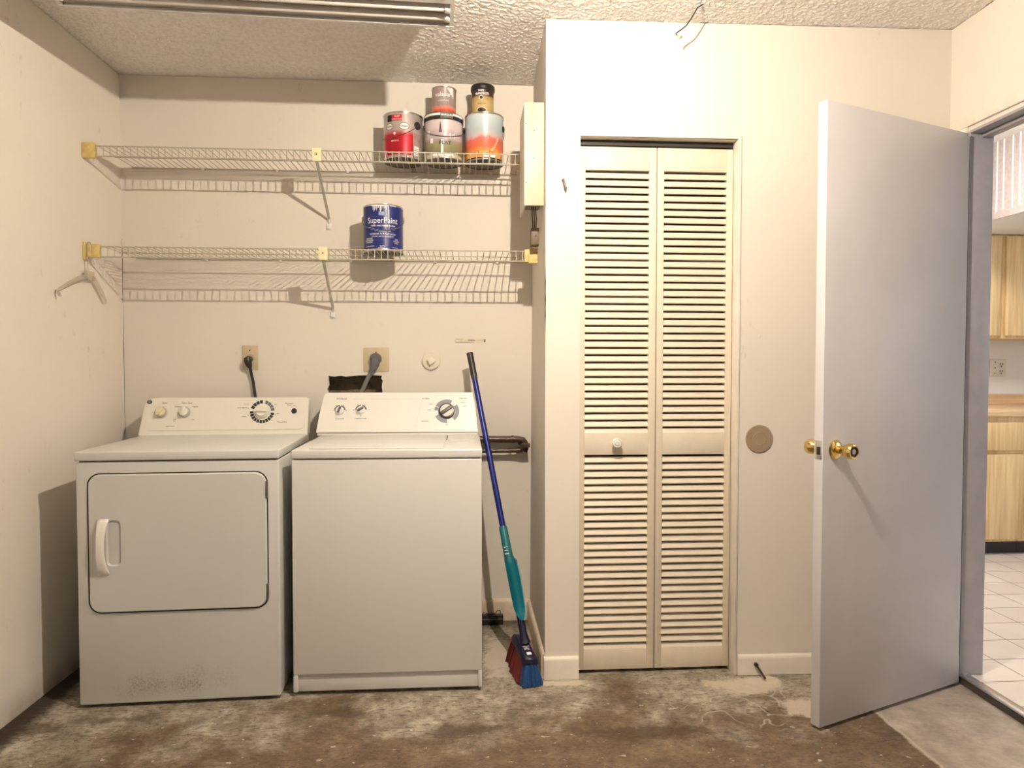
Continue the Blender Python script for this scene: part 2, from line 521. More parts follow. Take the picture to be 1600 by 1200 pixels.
for (a, b) in (((-.618, 1.035), (-.618, 1.128)), ((-.618, 1.128), (-.379, 1.128)), ((-.379, 1.128), (-.379, 1.035)), ((-.379, 1.035), (-.618, 1.035))):
    rough = .0045 if a[0] < -.5 or a[1] > 1.1 else .001
    for k in range(9):
        t = k/9
        hole.append((a[0]+(b[0]-a[0])*t+random.uniform(-rough, rough)*(1 if k else 0), a[1]+(b[1]-a[1])*t+random.uniform(-rough, rough*.6)*(1 if k else 0)))
sheet('y', YB, [(XL-.05, 0), (XR+.1, 0), (XR+.1, H), (XL-.05, H)], [hole], .015, 'wall_back', WALL, 'cream wall behind the washer and dryer with a hole cut in it')
g = G()
g.use(mat('raw_wallboard_core', (.20, .165, .11), .9, var=.35, vscale=30, bmp=.3))
x0, x1, z0, z1, y0, y1 = -.60, -.36, 1.02, 1.145, YB+.0155, YB+.10
g.box(x0-.03, x1+.03, y1, y1+.01, z0-.02, z1+.02); g.box(x0-.03, x1+.03, y0, y1, z1, z1+.01); g.box(x0-.03, x1+.03, y0, y1, z0-.01, z0)
g.box(x0-.045, x0-.03, y0, y1, z0, z1); g.box(x1, x1+.01, y0, y1, z0, z1)
struct('trim_1', g, label='rough hollow inside the hole cut in the back wall', cat='wall cavity', smooth=False)
# alcove side wall (its upper back corner stands slightly out of plumb)
sheet('x', XR, [(YF+.1002, 0), (YB+.02, 0), (YB+.02, H), (YF+.1002, H)], [], .09, 'wall_alcove', WALL, 'narrow grey-shadowed side wall of the laundry alcove',
      tilt=lambda u, z: .014*max(0, u-YF-.1002)/.5*z/H)
CL0, CL1, CTOP = .4215, 1.0146, 2.020
sheet('y', 0, [(XR, 0), (XW+.005, 0), (XW+.005, H), (XR, H)][:1]+[(CL0, 0), (CL0, CTOP), (CL1, CTOP), (CL1, 0)]+[(XW+.005, 0), (XW+.005, H), (XR, H)],
      [], .10, 'wall_front', WALL, 'cream wall around the louvred closet doors', tilt=lambda u, z: fy(u))
# closet interior, coloured dark so the gaps between louvers read as shade
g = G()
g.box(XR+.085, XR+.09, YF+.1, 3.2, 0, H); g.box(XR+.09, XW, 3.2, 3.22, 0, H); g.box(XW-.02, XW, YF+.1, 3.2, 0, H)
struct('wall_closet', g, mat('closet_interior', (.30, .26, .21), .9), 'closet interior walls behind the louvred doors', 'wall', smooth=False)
# right wall with the kitchen doorway
DY0, DY1, DTOP = 1.60, 2.412, 2.025
KX = XW+.082
sheet('x', XW, [(-2.2, 0), (DY0, 0), (DY0, DTOP), (DY1, DTOP), (DY1, 0), (3.3, 0), (3.3, H), (-2.2, H)], [], KX-XW, 'wall_right', WALL,
      'cream wall with the open doorway to the kitchen')

JAMB = mat('doorway_paint', (.42, .40, .43), .4, bmp=.06)
CASW = mat('casing_paint', (.84, .78, .69), .4)
g = G(); g.use(CASW)
# casing: wide board over the doorway, thin beads, side boards
g.box(XW-.010, XW, DY0-.07, DY1+.085, 2.045, 2.092, .002)
g.box(XW-.010, XW, DY1+.008, DY1+.085, .0, 2.045, .002)
g.box(XW-.010, XW, DY0-.07, DY0, .0, 2.045, .002)
struct('trim_2', g, label='cream painted casing board around the kitchen doorway', cat='door casing')
g = G(); g.use(JAMB)
g.box(XW-.004, KX+.004, DY1-.004, DY1+.004, .03, DTOP+.002, .001); g.box(XW-.004, KX+.004, DY0-.004, DY0+.004, .03, DTOP+.002, .001)
g.box(XW-.004, KX+.004, DY0, DY1, DTOP-.006, DTOP+.004, .001)
g.box(XW+.040, KX-.005, DY0+.004, DY1-.004, DTOP-.020, DTOP-.006, .002)
struct('trim_3', g, label='grey-white jamb and stop lining the kitchen doorway', cat='door jamb')
g = G(); g.use(ALU)
g.prism([(XW-.008, DY0-.02, .030), (XW-.002, DY0-.02, .034), (XW+.028, DY0-.02, .034), (XW+.036, DY0-.02, .030), (XW+.036, DY0-.02, .0275), (XW-.008, DY0-.02, .0275)], (0, DY1-DY0+.03, 0))
th = struct('trim_4', g, label='metal threshold strip on the kitchen step', cat='threshold')
g = G(); g.use(mat('dark_step_riser', (.07, .055, .045), .8)); g.box(XW-.004, XW+.028, DY0-.02, DY1+.01, 0, .027)
struct('trim_5', g, label='dark riser below the metal threshold', cat='step riser')


# hairline cracks in the wall corners
g = G(); g.use(DARK); random.seed(2)
g.tube([(XL+.0004+random.uniform(0, .0008), YB-.0004, .88+.05*k) for k in range(18)], .0011, 5, rads=[.0002+.0009*random.random() for k in range(18)])
struct('trim_9', g, label='hairline crack in the corner of the side and back walls', cat='crack')
g = G(); g.use(DARK); g.tube([(XR-.0004, YF-.0002+random.uniform(-.001, .0004), 1.30+.03*k) for k in range(9)], .0011, 5, rads=[.0006, .001, .002, .0014, .0022, .0012, .0018, .001, .0005])
struct('trim_10', g, label='short dark crack on the outer corner of the alcove', cat='crack')


# baseboards
def baseboard(name, pts, hgt, th, label):
    g = G(); (x0, y0), (x1, y1) = pts
    d = Vector((x1-x0, y1-y0, 0)); L = d.length; d.normalize(); n = Vector((d.y, -d.x, 0))
    prof = [(0, 0), (th, 0), (th, hgt*.84), (th*.75, hgt*.96), (th*.35, hgt), (0, hgt)]
    a = [Vector((x0, y0, 0))+n*u+Vector((0, 0, z+.002)) for u, z in prof]
    g.prism(a, d*L)
    return struct(name, g, TRIM, label, 'baseboard', ang=60)


TRIMOLD = mat('aged_baseboard_paint', (.66, .55, .42), .55, var=.22, vscale=12, bmp=.25, bscale=60)
baseboard('baseboard_front', ((XR-.004, fy(XR)), (CL0-.002, fy(CL0))), .083, .015, 'short worn baseboard block between alcove and closet')
b2 = baseboard('baseboard_right', ((CL1+.012, fy(CL1)), (XW-.001, fy(XW))), .075, .015, 'cream baseboard between the closet and the kitchen door')
baseboard('baseboard_back', ((XL, YB), (XR, YB)), .098, .015, 'dirty baseboard behind the washer').data.materials[0] = TRIMOLD
baseboard('baseboard_alcove', ((XR, YB), (XR, YF+.0)), .092, .015, 'baseboard along the alcove side wall').data.materials[0] = TRIMOLD

# ------------------------------------------------------------------ closet bifold doors (recessed)
YD = 2.575
d2 = empty('door_2', ((CL0+CL1)/2, YD, 0), label='cream bifold louvred closet door with a round knob', cat='closet door', kind='structure')


def leaf(x0, x1, lx0, lx1, ang):
    cx = (CL0+CL1)/2
    g = G(); th = .028
    zs = (.014, .090, .8375, .918, 1.908, 1.994)
    g.box(x0-cx, lx0-cx, 0, th, zs[0], zs[5], .0015); g.box(lx1-cx, x1-cx, 0, th, zs[0], zs[5], .0015)
    for a, b in ((zs[0], zs[1]), (zs[2], zs[3]), (zs[4], zs[5])): g.box(lx0-cx, lx1-cx, .0005, th, a, b, .0008)
    fr = g.build('door_leaf', d2, mats=[CLOSET])
    for z0, z1, n in ((zs[3], zs[4], 36), (zs[1], zs[2], 27)):
        g = G(); p = (z1-z0)/n
        for i in range(n):
            zb = z0+i*p-.001
            # slat: lower edge forward, upper edge set back
            pts = [(lx0-cx, .0025, zb), (lx0-cx, .0045, zb-.0015), (lx0-cx, .0160, zb+p*.70), (lx0-cx, .0120, zb+p*.74), (lx0-cx, .0018, zb+.003)]
            if i == 0: pts = [(a, b, max(c, z0-.0005)) for a, b, c in pts]
            g.prism(pts, (lx1-lx0, 0, 0))
        g.build('louvers', fr, mats=[CLOSET], ang=25)
    return fr


leaf(.4245, .7172, .4465, .690, 0); leaf(.7207, 1.0112, .746, .988, 0)
g = G(); Mk = Matrix.Translation((.5655-(CL0+CL1)/2, 0, .886)) @ Matrix.Rotation(PI/2, 4, 'X')
g.lathe([(.009, 0), (.009, .010), (.012, .014), (.0185, .019), (.0195, .025), (.0180, .031), (.0150, .0335), (.0140, .0322), (.0105, .0322), (.0095, .0345), (.0045, .0350), (.0038, .0335), (0, .0335)], 32, Mk, c0=False)
g.build('door_knob', d2, mats=[WHITEP])
g = G(); g.use(mat('closet_track_metal', (.05, .042, .035), .6, .3)); g.box(CL0+.004, CL1-.004, YD+.002, YD+.03, 2.000, CTOP-.001)  # track coloured near black to stand for the shaded gap above the doors
struct('trim_6', g, label='dark overhead track of the closet doors', cat='closet track')
g = G(); g.box(CL1-.0008, CL1+.010, fy(CL1)-.005, fy(CL1)+.10, .0, CTOP+.012, .001); g.box(CL0, CL1+.009, fy(.7)-.003, fy(.7)+.004, CTOP, CTOP+.004)
struct('trim_7', g, TRIM, 'thin jamb bead at the edge of the closet opening', 'closet trim')

# ------------------------------------------------------------------ entry door, standing open
P0 = Vector((1.131, 2.113, 0)); P1 = Vector((1.808, 2.390, 0)); dv = (P1-P0); DW = dv.length; ang = math.atan2(dv.y, dv.x)
d1 = empty('door_1', P0, ang, label='flat white entry door standing open with brass knobs', cat='door', kind='structure')
DOORM = mat('door_paint_white', (.65, .635, .65), .42, var=.04, vscale=5, bmp=.10, bscale=40)
g = G(); g.box(0, DW, 0, .034, .012, 2.011, .0015)
slab = g.build('door_slab', d1, mats=[DOORM])
for side in (-1, 1):
    Mb = Matrix.Translation((.056, 0 if side < 0 else .034, .908)) @ Matrix.Rotation(PI/2*(1 if side < 0 else -1), 4, 'X')
    g = G()
    g.lathe([(.031, 0), (.0315, .003), (.029, .006), (.024, .009), (.0155, .011)], 36, Mb); ro = g.build('rosette', d1, mats=[BRASS])
    g = G()
    g.lathe([(.013, .010), (.012, .022), (.0135, .030), (.019, .037), (.0235, .046), (.0250, .055), (.0248, .064), (.0225, .069), (.0185, .0705), (.0170, .069), (.0165, .064), (0, .064)], 36, Mb, c0=False)
    kn = g.build('door_knob', d1, mats=[BRASS])
    if side < 0:
        g = G(); g.use(mat('keyway_dark', (.03, .02, .012), .5)); g.lathe([(.0155, .0642), (.0155, .0655), (.006, .066), (0, .066)], 24, Mb)
        g.build('keyhole', kn)
        g = G(); g.use(CHROME)
        g.lathe([(.0085, .066), (.0085, .0685), (0, .0688)], 20, Mb); g.build('lock_cylinder', kn)
g = G(); g.use(CHROME); g.box(-.0012, .0005, .004, .030, .878, .938, .0006)
lp = g.build('latch_plate', d1)
g = G(); g.use(BLACK); g.box(-.0022, -.0008, .009, .023, .892, .918, .0005, M=None); g.build('latch_hole', lp)
for hz in (.25, 1.05, 1.83):
    g = G(); g.tube([(DW+.006, .020, hz-.045), (DW+.006, .020, hz+.045)], .006, 10)
    g.box(DW-.004, DW+.006, .006, .020, hz-.044, hz+.044)
    g.build('hinge', d1, mats=[mat('painted_hinge', (.45, .43, .42), .5, .3)])


# ------------------------------------------------------------------ bare bulb hanging from the ceiling (above the frame)
lb = empty('light_bulb', (BULB[0], BULB[1], H), label='bare bulb hanging below the ceiling ahead of the tube fixture', cat='light bulb')
g = G(); g.use(WHITEP); g.lathe([(.055, 0), (.055, -.012), (.022, -.020), (.022, -.095), (.018, -.12), (0, -.12)], 28); g.build('socket', lb)
mB, nt, b = nodes('bulb_glow'); b.inputs['Base Color'].default_value = (1, .9, .75, 1)
b.inputs['Emission Color'].default_value = (*BULB_COL, 1); b.inputs['Emission Strength'].default_value = 60
g = G(); g.use(mB); bz = BULB[2]-H
g.lathe([(.003, bz+.080), (.003, bz+.03), (.0045, bz+.008), (.0072, bz), (.006, bz-.005), (.003, bz-.007), (0, bz-.0076)], 20)
g.build('bulb', lb)

# ------------------------------------------------------------------ ceiling tube fixture
FX0, FX1, FY0, FY1, FZ = -1.245, -.033, 1.985, 2.308, 2.288
cf = empty('ceiling_light_fixture', ((FX0+FX1)/2, (FY0+FY1)/2-.022, H), .046, label='long white strip light fixture with unlit tubes on the ceiling', cat='light fixture')
cx, cy = (FX0+FX1)/2, (FY0+FY1)/2; hx, hy = (FX1-FX0)/2, (FY1-FY0)/2; zb = FZ-H
FIXW = mat('fixture_enamel', (.74, .72, .68), .35)
g = G(); g.use(FIXW)
# outer shell sides, top, ballast cover
g.box(-hx, hx, -hy, -hy+.006, zb, 0); g.box(-hx, hx, hy-.006, hy, zb, 0); g.box(-hx, hx, -hy, hy, -.012, 0)
g.box(-hx, -hx+.012, -hy, hy, zb, 0); g.box(hx-.012, hx, -hy, hy, zb, 0)
g.box(-hx, hx, hy-.010, hy, zb-.001, zb+.004); g.box(-hx, hx, -hy, -hy+.010, zb-.001, zb+.004)
g.build('housing', cf)
g = G(); g.use(FIXW); g.prism([(-hx+.012, -.026, zb+.0), (-hx+.012, .010, zb+.0), (-hx+.012, .020, -.02), (-hx+.012, -.036, -.02)], (2*hx-.024, 0, 0)); g.build('ballast_cover', cf)
g = G(); g.use(mat('reflector_enamel', (.50, .47, .43), .4))
for s in (-1, 1):
    g.prism([(-hx+.012, s*.018, zb+.030), (-hx+.012, s*(hy-.008), zb+.010), (-hx+.012, s*(hy-.008), zb+.016), (-hx+.012, s*.018, zb+.036)], (2*hx-.024, 0, 0))
for s in (-1, 1):
    g.prism([(s*(hx-.012), hy-.01, zb+.002), (s*(hx-.012), .02, zb+.002), (s*(hx-.012), .02, zb+.03), (s*(hx-.012), hy-.01, zb+.03)], (-s*.002, 0, 0))
g.build('reflector', cf)
TUBE = mat('frosted_glass_tube', (.66, .62, .57), .22)
for ty in (-.115, -.062, .052, .108):
    g = G(); g.use(TUBE); g.tube([(-hx+.03, ty, zb+.010), (hx-.030, ty, zb+.010)], .0125, 14)
    tb = g.build('lamp_tube', cf)
    for s in (-1, 1):
        g = G(); g.use(WHITEP); g.box(s*(hx-.021)-.009, s*(hx-.021)+.009, ty-.014, ty+.014, zb-.004, zb+.030, .003); g.build('lamp_socket', tb)

# ------------------------------------------------------------------ wire shelves
def wire_shelf(z, x0, x1, brace_x, foot_x, foot_z, label, gold_open, right_y):
    yf, yb = 2.842, YB-.006
    s = empty('wire_shelf', ((x0+x1)/2, YB, z), label=label, cat='wire shelf', group='wire shelves above the washer and dryer')
    cx = (x0+x1)/2; r = .0019

    def L(x, y, zz): return (x-cx, y-YB, zz-z)
    g = G(); g.use(WIRE)
    n = int((x1-x0)/.0262)
    for i in range(n+1):
        x = x0+.004+(x1-x0-.008)*i/n
        g.tube([L(x, yb, z), L(x, yf+.002, z), L(x, yf-.0016, z-.003), L(x, yf-.0016, z-.043)], .0018, 6)
    for (y, zz, rr) in ((yf, z-.0032, .0027), (yf+.0005, z-.043, .0029), ((yf+yb)/2, z-.0035, .0027), (yb, z-.0035, .0027)):
        g.tube([L(x0, y, zz), L(x1, y, zz)], rr, 8)
    g.build('wire_deck', s, ang=50)
    # clip and diagonal brace
    g = G(); g.use(YPALE if not gold_open else YPALE)
    g.box(brace_x-cx-.018, brace_x-cx+.018, yf-YB-.008, yf-YB+.012, -.046, .006, .003)
    cl = g.build('brace_clip', s); tag(cl, label='pale yellow plastic clip')
    g = G(); g.use(BLACK); g.lathe([(.003, 0), (.003, .0012), (0, .0012)], 10, Matrix.Translation((brace_x-cx, yf-YB-.0082, -.020)) @ Matrix.Rotation(PI/2, 4, 'X')); g.build('screw', cl)
    g = G(); g.use(mat('brace_metal', (.52, .49, .43), .4, .5)); g.tube([L(brace_x, yf-.001, z-.044), L(foot_x, YB-.010, foot_z+.01), L(foot_x, YB-.008, foot_z-.01)], .0062, 10)
    br = g.build('brace', s)
    g = G(); g.use(WHITEP); g.box(foot_x-cx-.011, foot_x-cx+.011, -.010, 0, foot_z-z-.034, foot_z-z-.004, .0015); ft = g.build('brace_foot', br)
    # left wall bracket
    g = G(); g.use(YPLAS)
    if not gold_open:
        g.box(XL-cx+.001, XL-cx+.052, yf-YB-.006, yf-YB+.014, -.050, .010, .003)
    else:
        g.box(XL-cx+.001, XL-cx+.012, yf-YB-.010, yf-YB+.016, -.056, .014, .002)
        g.box(XL-cx+.012, XL-cx+.030, yf-YB-.006, yf-YB+.012, -.044, .006, .004)
        g.box(XL-cx+.026, XL-cx+.062, yf-YB-.004, yf-YB+.014, -.046, .008, .003)
    tag(g.build('wall_bracket', s), label='yellowed plastic bracket')
    g = G(); g.use(YPLAS)
    if gold_open:
        g.box(x1-cx-.022, XR-cx+.002, yf-YB-.004, yf-YB+.016, -.046, .006, .003)
        g.box(x1-cx-.004, XR-cx+.002, yf-YB-.006, yf-YB+.018, -.052, .010, .002)
    else:
        yy = right_y-YB
        g.box(x1-cx-.016, x1-cx+.020, yy, yy+.022, -.050, -.004, .006); g.box(x1-cx+.012, XR-cx+.004, yy-.004, yy+.026, -.056, .004, .003)
    tag(g.build('wall_bracket', s), label='yellowed plastic bracket')
    for k, xx in enumerate((x0+.30, x0+.62, x0+.93, x1-.40, x1-.12)):
        g = G(); g.use(WHITEP); g.box(xx-cx-.006, xx-cx+.006, -.012, 0, -.012, .004, .001); g.build('wall_clip', s)
    return s


wire_shelf(2.041, -1.453, .232, -.597, -.607, 1.786+.03, 'upper white wire shelf carrying four cans and a coffee tin', False, 2.90)
wire_shelf(1.647, -1.442, .262, -.574, -.593, 1.392+.03, 'lower white wire shelf carrying the single blue paint can', True, 0)


# ------------------------------------------------------------------ cans
def cyl_fn(r, a0, z0, flip=False):
    s = -1 if flip else 1
    return lambda x, y: ((r+.0011)*math.sin(a0+s*x/r), -(r+.0011)*math.cos(a0+s*x/r), z0+s*y)


def can_base(name, loc, r, h, label, cat, body, rz=0, group=None, lid_mat=None, ring=None):
    c = empty(name, loc, rz, label=label, cat=cat, group=group)
    g = G(); g.use(body); b_ = .004
    g.lathe([(0, .004), (r-.004, .004), (r-.003, 0), (r, .0005), (r+.0012, .003), (r, .006), (r, h-.007), (r+.0016, h-.004), (r+.0016, h-.001), (r, h), (r-.006, h-.0005), (r-.007, h-.004), (0, h-.004)], 56)
    bd = g.build('can_body', c, ang=50)
    g = G(); g.use(mat('can_bottom_shaded', (.10, .095, .09), .5, .3)); g.lathe([(0, .0030), (r-.0045, .0030), (r-.003, -.0004), (r+.0004, 0)], 56, c0=False, c1=False)  # bottom coloured dark, the shade of its unlit underside put into the colour
    g.use(STEEL); g.lathe([(r+.0004, 0), (r+.0018, .002), (r+.0018, .0042), (r+.0002, .0055)], 56, c0=False, c1=False); g.build('bottom_rim', c, ang=50)
    g = G(); g.use(STEEL)
    g.lathe([(r+.0003, h-.0065), (r+.0022, h-.004), (r+.0022, h-.001), (r-.002, h+.001), (r-.008, h-.001), (r-.009, h-.0035), (0, h-.0035)], 56, c0=False, c1=False)
    g.build('lid', c, ang=50, mats=[lid_mat or STEEL])
    return c, bd


def wire_handle(c, r, h, a_mid, drop, zpiv, ear=BLACK, earr=.0105):
    """bail handle hanging in front; a_mid is the direction it falls towards"""
    g = G(); g.use(mat('handle_wire', (.16, .14, .13), .35, .7)); pts = []
    n = 30
    for k in range(n+1):
        t = -1+2*k/n
        a = a_mid+t*(PI/2)
        rr = r+.0035+.0025*(1-abs(t))
        pts.append((rr*math.sin(a), -rr*math.cos(a), zpiv-drop*math.cos(t*PI/2)**.8))
    g.tube(pts, .0015, 8)
    hd = g.build('bail_handle', c)
    for s in (-1, 1):
        a = a_mid+s*PI/2
        Mx = Matrix.Translation((r*math.sin(a), -r*math.cos(a), zpiv)) @ Matrix.Rotation(a, 4, 'Z') @ Matrix.Rotation(PI/2, 4, 'X')
        g = G(); g.use(ear); g.lathe([(earr, 0), (earr, .004), (earr*.55, .0065), (0, .0065)], 20, Mx); g.build('handle_ear', c)


GR, GH = .0825, .192
ZU, ZD = 2.0436, 1.6496
# red can on the upper shelf
silver_red = banded('red_can_wrap', [(0, (.42, .02, .03)), (.50, (.60, .02, .04)), (.60, (.55, .40, .38)), (.72, (.55, .50, .47)), (1, (.50, .46, .43))], amp=.04, metal=.35, zlen=GH, rough=.28)
SILV = mat('silver_label', (.52, .48, .45), .3, .5)
c, bd = can_base('paint_can', (-.267, 3.012, ZU), GR, GH, 'red and silver paint can with two white oval logos, standing first from the brace', 'paint can', SILV)
g = G(); g.use(silver_red); g.patch(GR, -1.25, .62, .012, GH-.010, 26); lab = g.build('paper_label', c)
g = G(); g.use(REDL); g.patch(GR+.0005, -.62, .02, GH-.040, GH-.014, 10); g.use(BLACK); g.patch(GR+.0006, -.80, -.50, GH-.042, GH-.014, 6); g.build('red_banner', lab)
g = G(); g.use(WHITEL)
g.text('PLAY', .010, cyl_fn(GR, -.22, GH-.022), .02); g.text('INTERIOR PAINT', .0062, cyl_fn(GR, -.24, GH-.034), .01)
for a, sc in ((-.66, 1.0), (.14, 1.15)):
    g.use(mat('oval_rim', (.16, .10, .09), .4)); g.disc_on_cyl(GR, a, GH-.062, .0185*sc, .0135*sc, .0009)
    g.use(WHITEL); g.disc_on_cyl(GR, a, GH-.062, .0165*sc, .0115*sc, .0012)
    g.use(BLACK); f = cyl_fn(GR+.0006, a, GH-.062); g.text('Glidden', .0098*sc, f, .01, .95)
g.use(WHITEL); g.disc_on_cyl(GR, -.36, GH-.092, .005, .006, .0009); g.text('SEMI-GLOSS', .0065, cyl_fn(GR, -.35, .070), .01)
g.build('lettering', lab)
g = G(); g.use(WHITEL); g.patch(GR+.0003, .66, .98, .014, .052, 6); g.use(BLACK)
for k in range(4): g.patch(GR+.0009, .70, .92, .020+.007*k, .0215+.007*k, 4)
g.build('data_label', c)
g = G(); g.use(mat('can_side_label', (.40, .30, .25), .4, .2, var=.2, vscale=30)); g.patch(GR, .66, 1.25, .055, GH-.085, 8); g.build('side_label', c)
wire_handle(c, GR, GH, -.71, .060, GH-.052, earr=.0165)

# can with a dark rim and a tower picture
pic = banded('picture_wrap', [(0, (.62, .58, .48)), (.09, (.55, .52, .40)), (.12, (.20, .19, .10)), (.34, (.30, .28, .15)), (.38, (.34, .27, .27)), (.46, (.55, .47, .50)), (.55, (.50, .40, .42)), (.66, (.66, .56, .57)), (.80, (.70, .60, .60)), (1, (.5, .4, .4))], amp=.16, ns=38, zlen=GH)
c, bd = can_base('paint_can', (-.095, 3.010, ZU), GR-.001, GH, 'clear-sided paint can with black and white rim, word FLAT and a spire picture', 'paint can', pic, lid_mat=BLACK)
R2 = GR-.001
g = G(); g.use(BLACK); g.lathe([(R2+.002, GH-.030), (R2+.0032, GH-.028), (R2+.0032, GH-.004), (R2+.001, GH-.001)], 56, c0=False, c1=False); rb = g.build('rim_band', c)
g = G(); g.use(WHITEL); g.patch(R2+.0032, -1.2, 1.25, GH-.014, GH-.0045, 30); g.use(mat('olive_grey', (.13, .14, .12), .5)); g.patch(R2+.0038, -.12, .52, GH-.026, GH-.0005, 12)
g.use(WHITEL); g.text('MARQUEE', .0105, (lambda x, y: ((R2+.0046)*math.sin(.2+x/R2), -(R2+.0046)*math.cos(.2+x/R2), GH-.013+y)), .02)
g.build('rim_sticker', rb)
g = G(); g.use(mat('spire_dark', (.10, .05, .07), .5))
for k in range(6):
    w0 = .0015+.0009*k; g.patch(R2+.0002, -.13-w0/R2, -.13+w0/R2, GH-.042-.007*(k+1), GH-.042-.007*k, 2)
g.use(WHITEL); g.patch(R2+.0003, -.10, .02, .022, .078, 4)
for a, w, zz, hh in ((-.7, .16, .065, .02), (-.95, .2, .1, .018), (.35, .05, .085, .02), (.5, .04, .087, .016), (.05, .12, .095, .012), (.62, .03, .085, .024)):
    g.patch(R2+.0003, a, a+w, zz, zz+hh, 3)
g.patch(R2+.0003, -.55, .55, .010, .020, 14)
g.use(BLACK); g.text('FLAT', .020, cyl_fn(R2, .12, .064), .03, 1.15)
g.build('label_print', c)
wire_handle(c, R2, GH, .12, .058, GH-.045)

# sunset can
sun = banded('sunset_wrap', [(0, (.75, .30, .08)), (.14, (.85, .42, .12)), (.30, (.80, .16, .06)), (.46, (.72, .16, .13)), (.55, (.62, .50, .50)), (.66, (.46, .56, .58)), (.85, (.52, .64, .68)), (1, (.60, .68, .70))], amp=.30, ns=26, zlen=GH)
c, bd = can_base('paint_can', (.080, 3.018, ZU), GR, GH+.008, 'paint can with pale blue top and orange sunset picture, nearest the plywood box', 'paint can', sun)
g = G(); g.use(WHITEL)
g.patch(GR+.0002, -.1, .22, .012, .026, 5); g.patch(GR+.0002, .30, .62, .010, .024, 5)
g.use(BLACK); g.patch(GR+.0002, -1.2, 1.1, .0055, .010, 26)
g.use(mat('orange_swirl', (.92, .52, .34), .4))
for k in range(9):
    t = k/8; a = .30+.42*t; zc = .035+.055*t**1.6; g.patch(GR+.0003, a, a+.07, zc, zc+.010, 2)
g.use(BLACK); g.disc_on_cyl(GR, -.42, .030, .010, .008, .0008, inner=.8); g.disc_on_cyl(GR, .32, .030, .008, .007, .0008, inner=.8)
g.build('label_print', c)
wire_handle(c, GR, GH, PI-.25, .052, GH-.045, earr=.013)

# small can on the clear-sided one
vs = banded('flame_wrap', [(0, (.45, .06, .04)), (.16, (.70, .10, .06)), (.28, (.78, .28, .20)), (.36, (.34, .27, .25)), (.6, (.36, .30, .29)), (1, (.42, .29, .29))], amp=.22, ns=60, zlen=.12)
c, bd = can_base('paint_can', (-.093, 3.020, ZU+GH+.002), .0515, .122, 'small grey quart can with red flames stacked on the FLAT paint can', 'paint can', vs)
g = G(); g.use(WHITEL); g.text('valspar', .025, cyl_fn(.0515, -.05, .086), .015); g.text('SIGNATURE', .0085, cyl_fn(.0515, -.02, .060), .0)
for k in range(7): a = .30+.085*k; g.patch(.0517, a, a+.09, .118-.010-.0055*k, .120, 2)
g.build('label_print', c)

# coffee tin on the sunset can
cof = banded('coffee_wrap', [(0, (.52, .36, .14)), (.40, (.62, .46, .20)), (.60, (.50, .33, .13)), (.66, (.10, .055, .035)), (.80, (.045, .025, .022)), (1, (.03, .02, .02))], amp=.05, ns=30, zlen=.125, rough=.4)
CZ = ZU+GH+.008+.0012
c, bd = can_base('coffee_tin', (.074, 3.022, CZ), .0475, .124, 'gold and black coffee tin with a black plastic lid, standing on the sunset can', 'coffee tin', cof)
g = G(); g.use(BLACK); g.lathe([(.0490, .108), (.0515, .110), (.0525, .122), (.0515, .130), (.048, .133), (.047, .131), (0, .131)], 40, c0=False); g.build('plastic_lid', c, ang=50)
g = G(); g.use(WHITEL); g.text('DON', .011, cyl_fn(.0490, -.18, .1015), .03); g.text("FRANCISCO'S", .0128, cyl_fn(.0480, -.08, .0885), .035, .78)
g.disc_on_cyl(.0475, -.16, .072, .0095, .0095, .0009, inner=.78); g.use(mat('emblem_brown', (.10, .03, .02), .5)); g.disc_on_cyl(.0475, -.16, .072, .006, .006, .0009)
g.use(BLACK); g.text('VANILLA NUT', .0062, cyl_fn(.0475, -.12, .047), .01)
g.use(mat('cup_cream', (.72, .62, .50), .5)); g.disc_on_cyl(.0475, -.12, .017, .0235, .0165, .0006)
g.use(mat('coffee_dark', (.045, .018, .012), .4)); g.disc_on_cyl(.0475, -.12, .021, .0185, .0085, .0010); g.disc_on_cyl(.0475, -.12, .009, .0185, .005, .0010)
g.build('label_print', c)

# blue can on the lower shelf
c, bd = can_base('paint_can', (-.350, 2.985, ZD), GR, GH+.003, 'dark blue paint can with white drips, alone on the lower shelf', 'paint can', STEEL)
g = G(); g.use(NAVY); g.patch(GR, -PI, PI, .010, GH-.004, 60); lab = g.build('paper_label', c)
f = cyl_fn(GR, .02, 0)


def at(a, z): return cyl_fn(GR, a, z)


g = G(); g.use(WHITEL)
g.text('SuperPaint', .0345, at(.06, GH-.066), .004, .90)
g.text('PAINT AND PRIMER IN ONE', .0082, at(.10, GH-.088), .03)
g.text('INTERIOR ACRYLIC LATEX', .0095, at(.08, GH-.122), .005); g.text('LIFETIME LIMITED WARRANTY', .0070, at(.08, GH-.132), .005)
for k, s in enumerate(('PEINTURE', 'DE FINITION', 'INTERIEUR')): g.text(s, .0075, at(-.66, .052-.0075*k), .02)
for k, s in enumerate(('ONE', 'GALLON', '3.78 L')): g.text(s, .0075, at(.80, .050-.0080*k), .02)
g.text('EXTRA WHITE', .0068, at(-.62, .020), .01); g.text('SATIN', .0070, at(.05, .020), .02); g.text('A87W1151', .006, at(.74, .016), .0)
g.patch(GR+.0004, -.16, .16, .0108, .0135, 6)
g.build('lettering', lab)
g = G(); g.use(mat('light_blue_print', (.32, .42, .62), .5)); g.patch(GR+.0003, -.12, .16, GH-.045, GH-.030, 5); g.text('S', .010, at(0, GH-.037), .02)
for k in range(8):
    t = k/7; g.patch(GR+.0002, -.75+1.5*t*.98, -.75+1.5*t*.98+.2, .098-.020*math.sin(t*PI)-.001, .100-.020*math.sin(t*PI)+.006*math.sin(t*PI), 2)
g.build('label_swoosh', lab)
random.seed(11)
